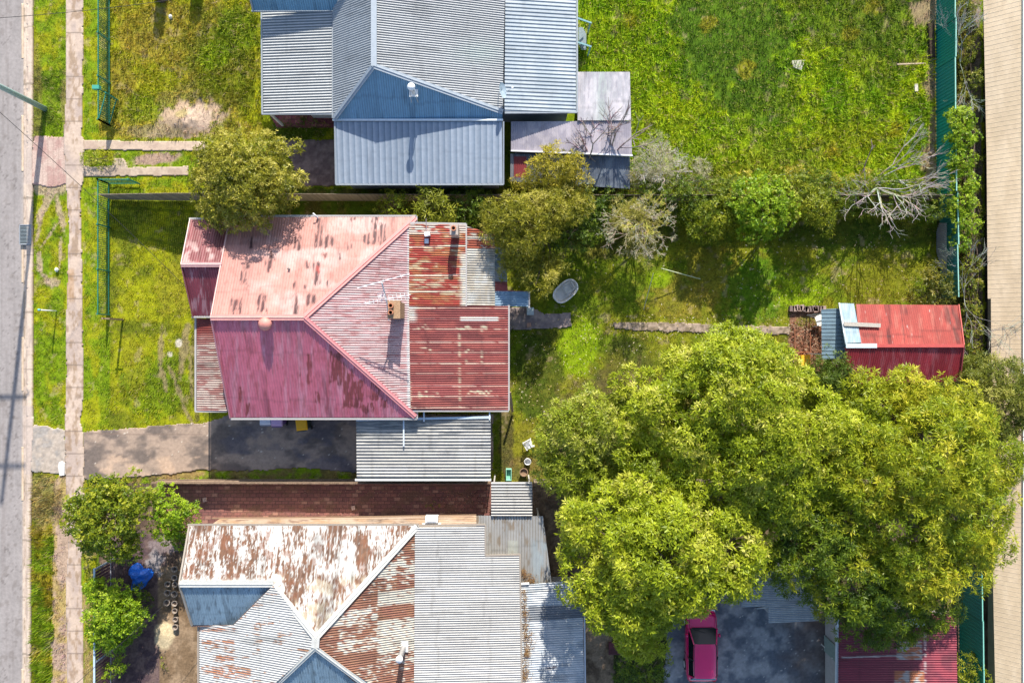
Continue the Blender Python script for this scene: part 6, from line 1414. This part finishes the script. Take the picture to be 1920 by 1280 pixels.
# bushes between the two top houses
tree('bush', 'small green bush left of the yellow green frond bush', [(738, 388, 24, 1.6), (722, 395, 16, 1.3), (755, 380, 14, 1.4)], (740, 392), MG, .16, .05, 6, 8, .2, trunk_r=.05, cat='bush')
tree('bush', 'yellow green fronded bush at the north eave of the red house', [(812, 392, 28, 2.2), (790, 358, 14, 2.2), (832, 395, 22, 2.0), (800, 400, 18, 2.0)], (815, 395), [(0.14, 0.17, 0.01), (0.26, 0.28, 0.02), (0.42, 0.42, 0.04)], .32, .05, 7, 5, .24, trunk_r=.05, cat='bush', tilt=.2)
tree('bush', 'dark green bush between the frond bush and the drab leaning tree', [(870, 395, 34, 1.4), (900, 385, 26, 1.6), (880, 370, 26, 1.3)], (875, 392), DK, .14, .05, 6, 9, .24, trunk_r=.05, cat='bush')
tree('tree', 'yellow green feathery tree over the low shed', [(1040, 315, 44, 3.2), (1075, 320, 30, 3.0), (1010, 335, 30, 2.8), (1035, 345, 34, 2.8), (1070, 345, 28, 2.6), (975, 350, 18, 2.2)], (1040, 352), YB, .20, .034, 8, 14, .30, trunk_r=.1, tilt=.5)
tree('tree', 'drab olive spreading tree beside the bath tub and low patched roof', [(985, 420, 56, 3.6), (940, 420, 38, 3.2), (1020, 400, 46, 3.4), (1050, 390, 40, 3.2), (970, 470, 36, 3.0), (1010, 520, 34, 2.6), (1035, 500, 24, 2.3), (965, 505, 26, 2.6), (1080, 385, 30, 2.8), (925, 400, 26, 2.8)], (1020, 440), OL, .22, .032, 8, 14, .34, trunk_r=.16, tilt=.5)
tree('tree', 'dark green understorey tree beside the drab olive one', [(1075, 430, 46, 2.0), (1050, 470, 34, 1.8), (1100, 400, 40, 2.0), (1115, 380, 30, 1.9), (1120, 430, 24, 1.4)], (1080, 430), DK, .15, .05, 6, 9, .30, trunk_r=.08)
tree('shrub', 'pale feathery shrub with grey dead twigs, leaning over the back lawn', [(1185, 412, 29, 2.0), (1204, 445, 24, 2.0), (1163, 392, 19, 2.0), (1212, 485, 15, 1.6), (1232, 405, 12, 1.7), (1150, 425, 10, 1.7)], (1195, 425), [(0.26, 0.25, 0.03), (0.42, 0.39, 0.06), (0.54, 0.49, 0.16), (0.55, 0.50, 0.32)], .34, .020, 9, 10, .24, trunk_r=.08, cat='shrub', tilt=.7)
tree('shrub', 'greyish dead feathery shrub left of the top back lawn', [(1225, 300, 32, 1.8), (1250, 325, 28, 1.6), (1205, 325, 26, 1.6), (1260, 285, 18, 1.5), (1240, 270, 16, 1.5)], (1230, 330), GY, .26, .014, 10, 8, .28, trunk_r=.06, cat='shrub', tilt=.7)
tree('shrub', 'small greyish shrub near the fence line of the top lawn', [(1308, 320, 22, 1.3), (1290, 335, 18, 1.2), (1325, 330, 14, 1.1)], (1308, 335), GY, .24, .014, 9, 7, .24, trunk_r=.04, cat='shrub', tilt=.7)
tree('bush', 'green bush left of the broadleaf bush on the fence line', [(1340, 405, 36, 1.7), (1320, 425, 26, 1.4), (1370, 385, 26, 1.6), (1300, 390, 22, 1.3), (1350, 435, 18, 1.1)], (1340, 400), MG, .2, .045, 7, 12, .28, trunk_r=.06, cat='bush')
tree('tree', 'leafy rounded tree on the fence line between the back lawns', [(1430, 395, 46, 2.8), (1400, 370, 36, 2.6), (1465, 375, 34, 2.6), (1440, 420, 30, 2.4), (1470, 405, 26, 2.3), (1400, 410, 28, 2.3), (1440, 350, 30, 2.5)], (1430, 390), BR[:3]+[(0.34, 0.33, 0.05)], .13, .07, 6, 15, .28, trunk_r=.09)
tree('bush', 'loose hanging green bush left of the bare dead tree', [(1530, 390, 26, 2.0), (1545, 410, 18, 1.8), (1515, 375, 22, 1.9), (1555, 385, 18, 1.9), (1505, 350, 24, 1.7)], (1530, 385), MG, .22, .04, 7, 11, .24, trunk_r=.05, cat='bush')
tree('bush', 'dark bush line behind the bare dead tree', [(1150, 366, 30, 1.2), (1200, 362, 30, 1.1), (1260, 364, 32, 1.3), (1300, 366, 30, 1.3), (1370, 366, 30, 1.4), (1500, 364, 32, 1.4), (1560, 366, 32, 1.2), (1600, 370, 34, 1.0), (1650, 366, 34, 1.0), (1700, 372, 34, 1.1), (1745, 382, 26, 1.2)], (1450, 372), DK+[(0.24, 0.28, 0.02)], .16, .045, 6, 10, .28, trunk_r=.05, cat='bush')
tree('bush', 'yellowish green bush row on the top lawn edge', [(1150, 345, 24, 1.0), (1185, 350, 22, 1.0), (1390, 350, 24, 1.0), (1500, 345, 26, 1.0), (1560, 350, 20, .9), (1610, 350, 22, .9)], (1390, 352), YB, .2, .035, 6, 10, .26, trunk_r=.03, cat='bush')
tree('bush', 'yellow and green bush in the back corner above the rear shed', [(1740, 540, 30, 1.5), (1755, 520, 22, 1.5), (1725, 558, 20, 1.2), (1760, 555, 22, 1.3), (1710, 565, 14, 1.0)], (1745, 545), [(0.05, 0.07, 0.01), (0.14, 0.15, 0.015), (0.32, 0.27, 0.03)], .2, .045, 7, 7, .26, trunk_r=.05, cat='bush')
# vines and weeds over the back fence
tree('vine', 'bright green vine climbing the end of the tall green fence', [(1802, 225, 25, 1.7), (1805, 260, 26, 1.6), (1801, 300, 27, 1.5), (1808, 340, 26, 1.4), (1802, 380, 26, 1.4), (1808, 420, 25, 1.3), (1785, 222, 14, 1.7), (1804, 455, 20, 1.2)], (1800, 300), BR, .10, .055, 7, 26, .22, trunk_r=.03, cat='vine')
tree('vine', 'thin weedy vine behind the rear shed by the warehouse path', [(1808, 500, 15, .8), (1810, 540, 15, .8), (1816, 590, 17, .8), (1814, 630, 17, .8), (1814, 480, 14, .8), (1818, 560, 14, .6), (1818, 660, 15, .7)], (1810, 560), MG, .12, .04, 6, 10, .2, trunk_r=.02, cat='vine')
tree('hedge', 'dark weedy growth along the strip between the green fence and the warehouse path', [(1808, 20, 24, .8), (1816, 60, 22, .8), (1808, 100, 22, .8), (1816, 150, 22, .8), (1812, 190, 20, .8), (1824, 250, 15, .6), (1828, 300, 15, .6), (1824, 350, 16, .6), (1828, 400, 15, .6), (1824, 450, 16, .6), (1820, 500, 20, .7), (1822, 540, 20, .7), (1818, 580, 20, .7), (1822, 620, 20, .7), (1820, 660, 20, .7), (1826, 690, 18, .7)], (1818, 200), [(0.05, 0.08, 0.01), (0.12, 0.16, 0.012), (0.24, 0.26, 0.02), (0.42, 0.36, 0.05)], .13, .04, 6, 16, .2, trunk_r=.03, cat='hedge')
# big trees
tree('tree', 'huge yellow green tree covering the middle of the back yard', [(1380, 740, 120, 7.0), (1300, 705, 64, 5.6), (1370, 670, 66, 6.0), (1425, 708, 68, 6.2), (1500, 782, 80, 6.6), (1540, 830, 90, 6.6), (1420, 820, 105, 7.4), (1300, 780, 95, 6.6), (1220, 790, 76, 5.6), (1240, 860, 80, 5.8), (1340, 870, 85, 6.4), (1450, 890, 85, 6.4), (1200, 730, 50, 4.6), (1540, 900, 66, 5.8), (1600, 830, 60, 5.6), (1440, 945, 70, 6.0), (1380, 930, 70, 6.2)], (1380, 780), Y1, .205, .052, 8, 15, .60, trunk_r=.32, tilt=.35, droop=.2)
tree('tree', 'lower yellow green tree left of the huge one, edge above the lawn', [(1110, 800, 70, 4.2), (1060, 840, 58, 3.6), (1050, 790, 40, 3.4), (1130, 860, 66, 4.0), (1080, 880, 56, 3.6), (1165, 745, 40, 4.0), (1108, 755, 32, 3.4), (1165, 800, 66, 4.6), (1024, 850, 22, 2.6), (1200, 880, 60, 4.2), (1040, 890, 36, 3.0), (1090, 915, 44, 3.6), (1150, 905, 50, 4.0)], (1130, 820), [(0.16, 0.21, 0.012), (0.24, 0.30, 0.016), (0.34, 0.38, 0.035), (0.48, 0.46, 0.12)], .21, .05, 8, 14, .5, trunk_r=.2, tilt=.35)
tree('tree', 'large lime green tree below, beside the rusted white house', [(1240, 1040, 110, 7.4), (1130, 990, 74, 6.0), (1098, 1012, 52, 5.2), (1110, 1070, 66, 5.8), (1180, 1110, 84, 6.4), (1275, 1080, 76, 6.8), (1360, 1032, 80, 6.6), (1390, 1010, 66, 6.0), (1320, 970, 80, 6.6), (1220, 960, 76, 6.6), (1200, 1170, 56, 4.6), (1240, 1135, 48, 4.8), (1405, 1068, 46, 5.4), (1070, 975, 26, 4.4)], (1240, 1020), Y1, .235, .062, 8, 13, .6, trunk_r=.32, tilt=.3, droop=.2)
tree('tree', 'large star leafed yellow green tree reaching the warehouse', [(1740, 860, 120, 7.6), (1640, 760, 62, 5.8), (1700, 740, 54, 5.6), (1745, 735, 46, 5.4), (1800, 790, 62, 6.0), (1850, 870, 58, 6.2), (1860, 950, 58, 6.2), (1800, 960, 84, 7.0), (1700, 960, 92, 7.2), (1640, 880, 90, 7.0), (1790, 1050, 72, 6.4), (1720, 1050, 84, 6.6), (1850, 1020, 46, 5.6), (1610, 960, 70, 6.4)], (1720, 900), [(0.14, 0.21, 0.010), (0.25, 0.31, 0.012), (0.38, 0.41, 0.018), (0.55, 0.50, 0.04)], .24, .042, 11, 11, .5, trunk_r=.34, tilt=.3)
tree('tree', 'dark green star leafed tree between the two big lower crowns', [(1540, 1020, 84, 6.0), (1470, 980, 70, 5.6), (1500, 1060, 62, 5.4), (1600, 1080, 84, 6.0), (1670, 1120, 70, 5.4), (1620, 1160, 54, 4.6), (1740, 1125, 62, 5.4), (1570, 1140, 44, 4.2), (1680, 1170, 46, 4.4)], (1600, 1060), [(0.04, 0.08, 0.008), (0.09, 0.15, 0.010), (0.18, 0.25, 0.012), (0.34, 0.35, 0.02)], .23, .042, 11, 11, .48, trunk_r=.26, tilt=.3)
tree('bush', 'dark star leafed bush left of the red shed roof', [(1560, 695, 32, 2.8), (1590, 700, 24, 2.6), (1535, 705, 24, 2.4), (1570, 720, 26, 2.5)], (1560, 700), [(0.04, 0.08, 0.012), (0.10, 0.16, 0.016), (0.2, 0.25, 0.03)], .22, .035, 10, 7, .3, trunk_r=.07, cat='bush')
tree('tree', 'dark grey green tree at the right edge beside the warehouse', [(1880, 718, 42, 3.6), (1868, 770, 54, 3.8), (1900, 750, 50, 3.8), (1905, 820, 52, 3.6), (1875, 840, 46, 3.2), (1832, 735, 36, 2.8), (1822, 700, 30, 2.2), (1915, 700, 32, 3.4), (1850, 690, 24, 2.6), (1825, 770, 30, 2.6)], (1850, 780), [(0.07, 0.10, 0.012), (0.15, 0.18, 0.02), (0.27, 0.28, 0.04), (0.42, 0.40, 0.09)], .2, .035, 8, 13, .36, trunk_r=.12)
tree('bush', 'green bush at the bottom left of the magenta car', [(1200, 1255, 36, 1.8), (1230, 1240, 24, 1.6), (1180, 1270, 24, 1.4)], (1205, 1255), DK+[(0.15, 0.26, 0.01)], .15, .06, 6, 9, .28, trunk_r=.06, cat='bush')
tree('bush', 'small olive bush at the left of the brown strip by the lean-to', [(1108, 1135, 13, .6), (1112, 1148, 8, .5)], (1108, 1138), MG, .12, .04, 6, 9, .18, trunk_r=.03, cat='bush')
tree('bush', 'green bush against the lower green fence', [(1815, 1250, 22, 1.2), (1830, 1275, 22, 1.2), (1805, 1275, 16, 1.1)], (1815, 1262), MG, .18, .035, 8, 8, .22, trunk_r=.04, cat='bush')
tree('weed', 'green weed tuft on the brick paving near the awning', [(872-62, 948, 8, .15), (818, 945, 5, .12)], (812, 948), MG, .12, .02, 6, 14, .1, trunk_r=.01, cat='weed')
tree('weed', 'green weed by the dark pots near the bottom of the beige yard', [(305, 1240, 9, .2), (312, 1250, 6, .2)], (306, 1242), MG, .1, .03, 6, 12, .12, trunk_r=.01, cat='weed')
# bare branching trees
def bare(name, label, base, dirs, L, r, levels, col, spread=.5, up=.1, seed=1, cat='dead tree', shrink=.72, z0=0.0):
    rnd = random.Random(seed); b = G(*base); e = empty(name, b, label, cat); mb = MB(); tw = MB()
    def grow(p, d, l, r_, lev, m):
        pts = [p]; rs = [r_]; dd = d.copy()
        for i in range(3):
            dd = (dd+Vector((rnd.gauss(0, .13), rnd.gauss(0, .13), rnd.gauss(0, .07)+up*.2))).normalized(); p = p+dd*l/3; pts.append(p); rs.append(r_*(1-.12*(i+1)))
        m.tube(pts, rs, 5 if lev > 2 else 4, True, tuple(c*rnd.uniform(.8, 1.15) for c in col))
        if lev == 0: return
        for k in range(rnd.choice((2, 3, 3))):
            q = pts[rnd.choice((2, 3, 3))]; nd_ = (dd+Vector((rnd.gauss(0, spread), rnd.gauss(0, spread), rnd.gauss(0, spread*.45)))).normalized()
            grow(q, nd_, l*shrink*rnd.uniform(.7, 1.15), max(r_*.66, .007), lev-1, m if lev > levels-1 else tw)
    for d in dirs:
        mb = MB(); tw = mb; grow(b+Vector((0, 0, z0)), Vector(d).normalized(), L, r, levels, mb); mb.build('branch', M_BARK, e)
    if z0 > .1: MB().tube([b-Vector((0, 0, .2)), b+Vector((0, 0, z0+.05))], [r*1.8, r*1.2], 8, True, col).build('trunk', M_BARK, e)
    return e
PB = (0.38, 0.34, 0.30)
bare('dead_tree', 'bare pale dead tree spreading over the back lawn below the fence', (1622, 362, 0.2), [(-.8, -.55, .5), (-.35, -.8, .5), (.25, -.8, .5), (.75, -.55, .4), (1, -.2, .4), (-1, -.2, .5), (.1, -.5, 1)], 1.2, .035, 4, PB, .42, seed=31, z0=1.2)
bare('dead_tree', 'bare pale branches fanning towards the tall green fence', (1625, 346, 0.2), [(.75, .30, .45), (.9, .15, .35), (.8, .45, .4), (1, .05, .35)], 1.45, .035, 4, PB, .34, seed=9, z0=.15)
bare('dead_tree', 'small grey snag on the top lawn edge left of the fanning branches', (1612, 330, 0.1), [(.35, .75, .5)], 1.1, .045, 2, (0.34, 0.28, 0.25), .3, seed=5)
bare('dead_tree', 'bare brown branch leaning over the whitish annex', (1125, 352, 0.6), [(-.45, .9, .75), (-.1, .8, .6), (.3, .9, .5)], 1.55, .07, 4, (0.30, 0.23, 0.22), .34, seed=12, shrink=.75, z0=.4)
bare('dead_twigs', 'pale dead twigs sticking out of the feathery shrub', (1190, 425, 1.2), [(-1, -.15, .15), (-.9, -.45, .1), (-.3, -1, .1), (.35, -1, .1), (.95, -.35, .2), (.8, .3, .3), (-.7, .3, .3), (.1, -.8, .5), (-.4, -.5, .8), (.4, .2, .9)], .82, .014, 5, (0.44, 0.39, 0.27), .46, seed=21, cat='twigs', z0=1.1, shrink=.70)
bare('dead_twigs', 'yellowish twiggy sprays in the middle of the feathery shrub', (1200, 420, 1.2), [(-.6, -.6, .5), (.0, -.8, .6), (.6, -.5, .6), (-.2, .6, .7), (.5, .4, .6)], .62, .014, 5, (0.50, 0.46, 0.10), .42, seed=27, cat='twigs', z0=1.2, shrink=.72)
bare('dead_twigs', 'grey twiggy sprays of the dead feathery shrub by the whitish annex', (1232, 335, .8), [(-.6, .6, .3), (.1, .9, .3), (.6, .6, .3), (.9, .1, .3), (-.8, .1, .3), (.2, -.5, .5)], .6, .016, 5, (0.46, 0.42, 0.36), .46, seed=28, cat='twigs', z0=.9, shrink=.72)
bare('dead_twigs', 'brown dead twigs beside the small striped awning', (1015, 930, .5), [(-.6, -.3, .3), (.6, -.2, .3), (.1, .5, .3), (.3, -.6, .2), (-.2, .6, .3)], .45, .018, 3, (0.26, 0.18, 0.13), .5, seed=22, cat='twigs')
bare('dead_vine', 'grey dead vine stems over the strip behind the tall green fence', (1800, 120, .9), [(0, -1, .1), (.1, -1, 0), (0, 1, .1), (-.1, 1, 0), (.05, .9, .2)], 1.0, .014, 4, (0.34, 0.36, 0.32), .3, seed=23, cat='vine', shrink=.85)
bare('dead_vine', 'grey dead vine stems behind the rear shed', (1808, 560, .9), [(0, -1, .1), (.1, -1, 0), (0, 1, .1), (-.1, 1, 0)], 1.0, .013, 4, (0.30, 0.31, 0.27), .3, seed=24, cat='vine', shrink=.85)
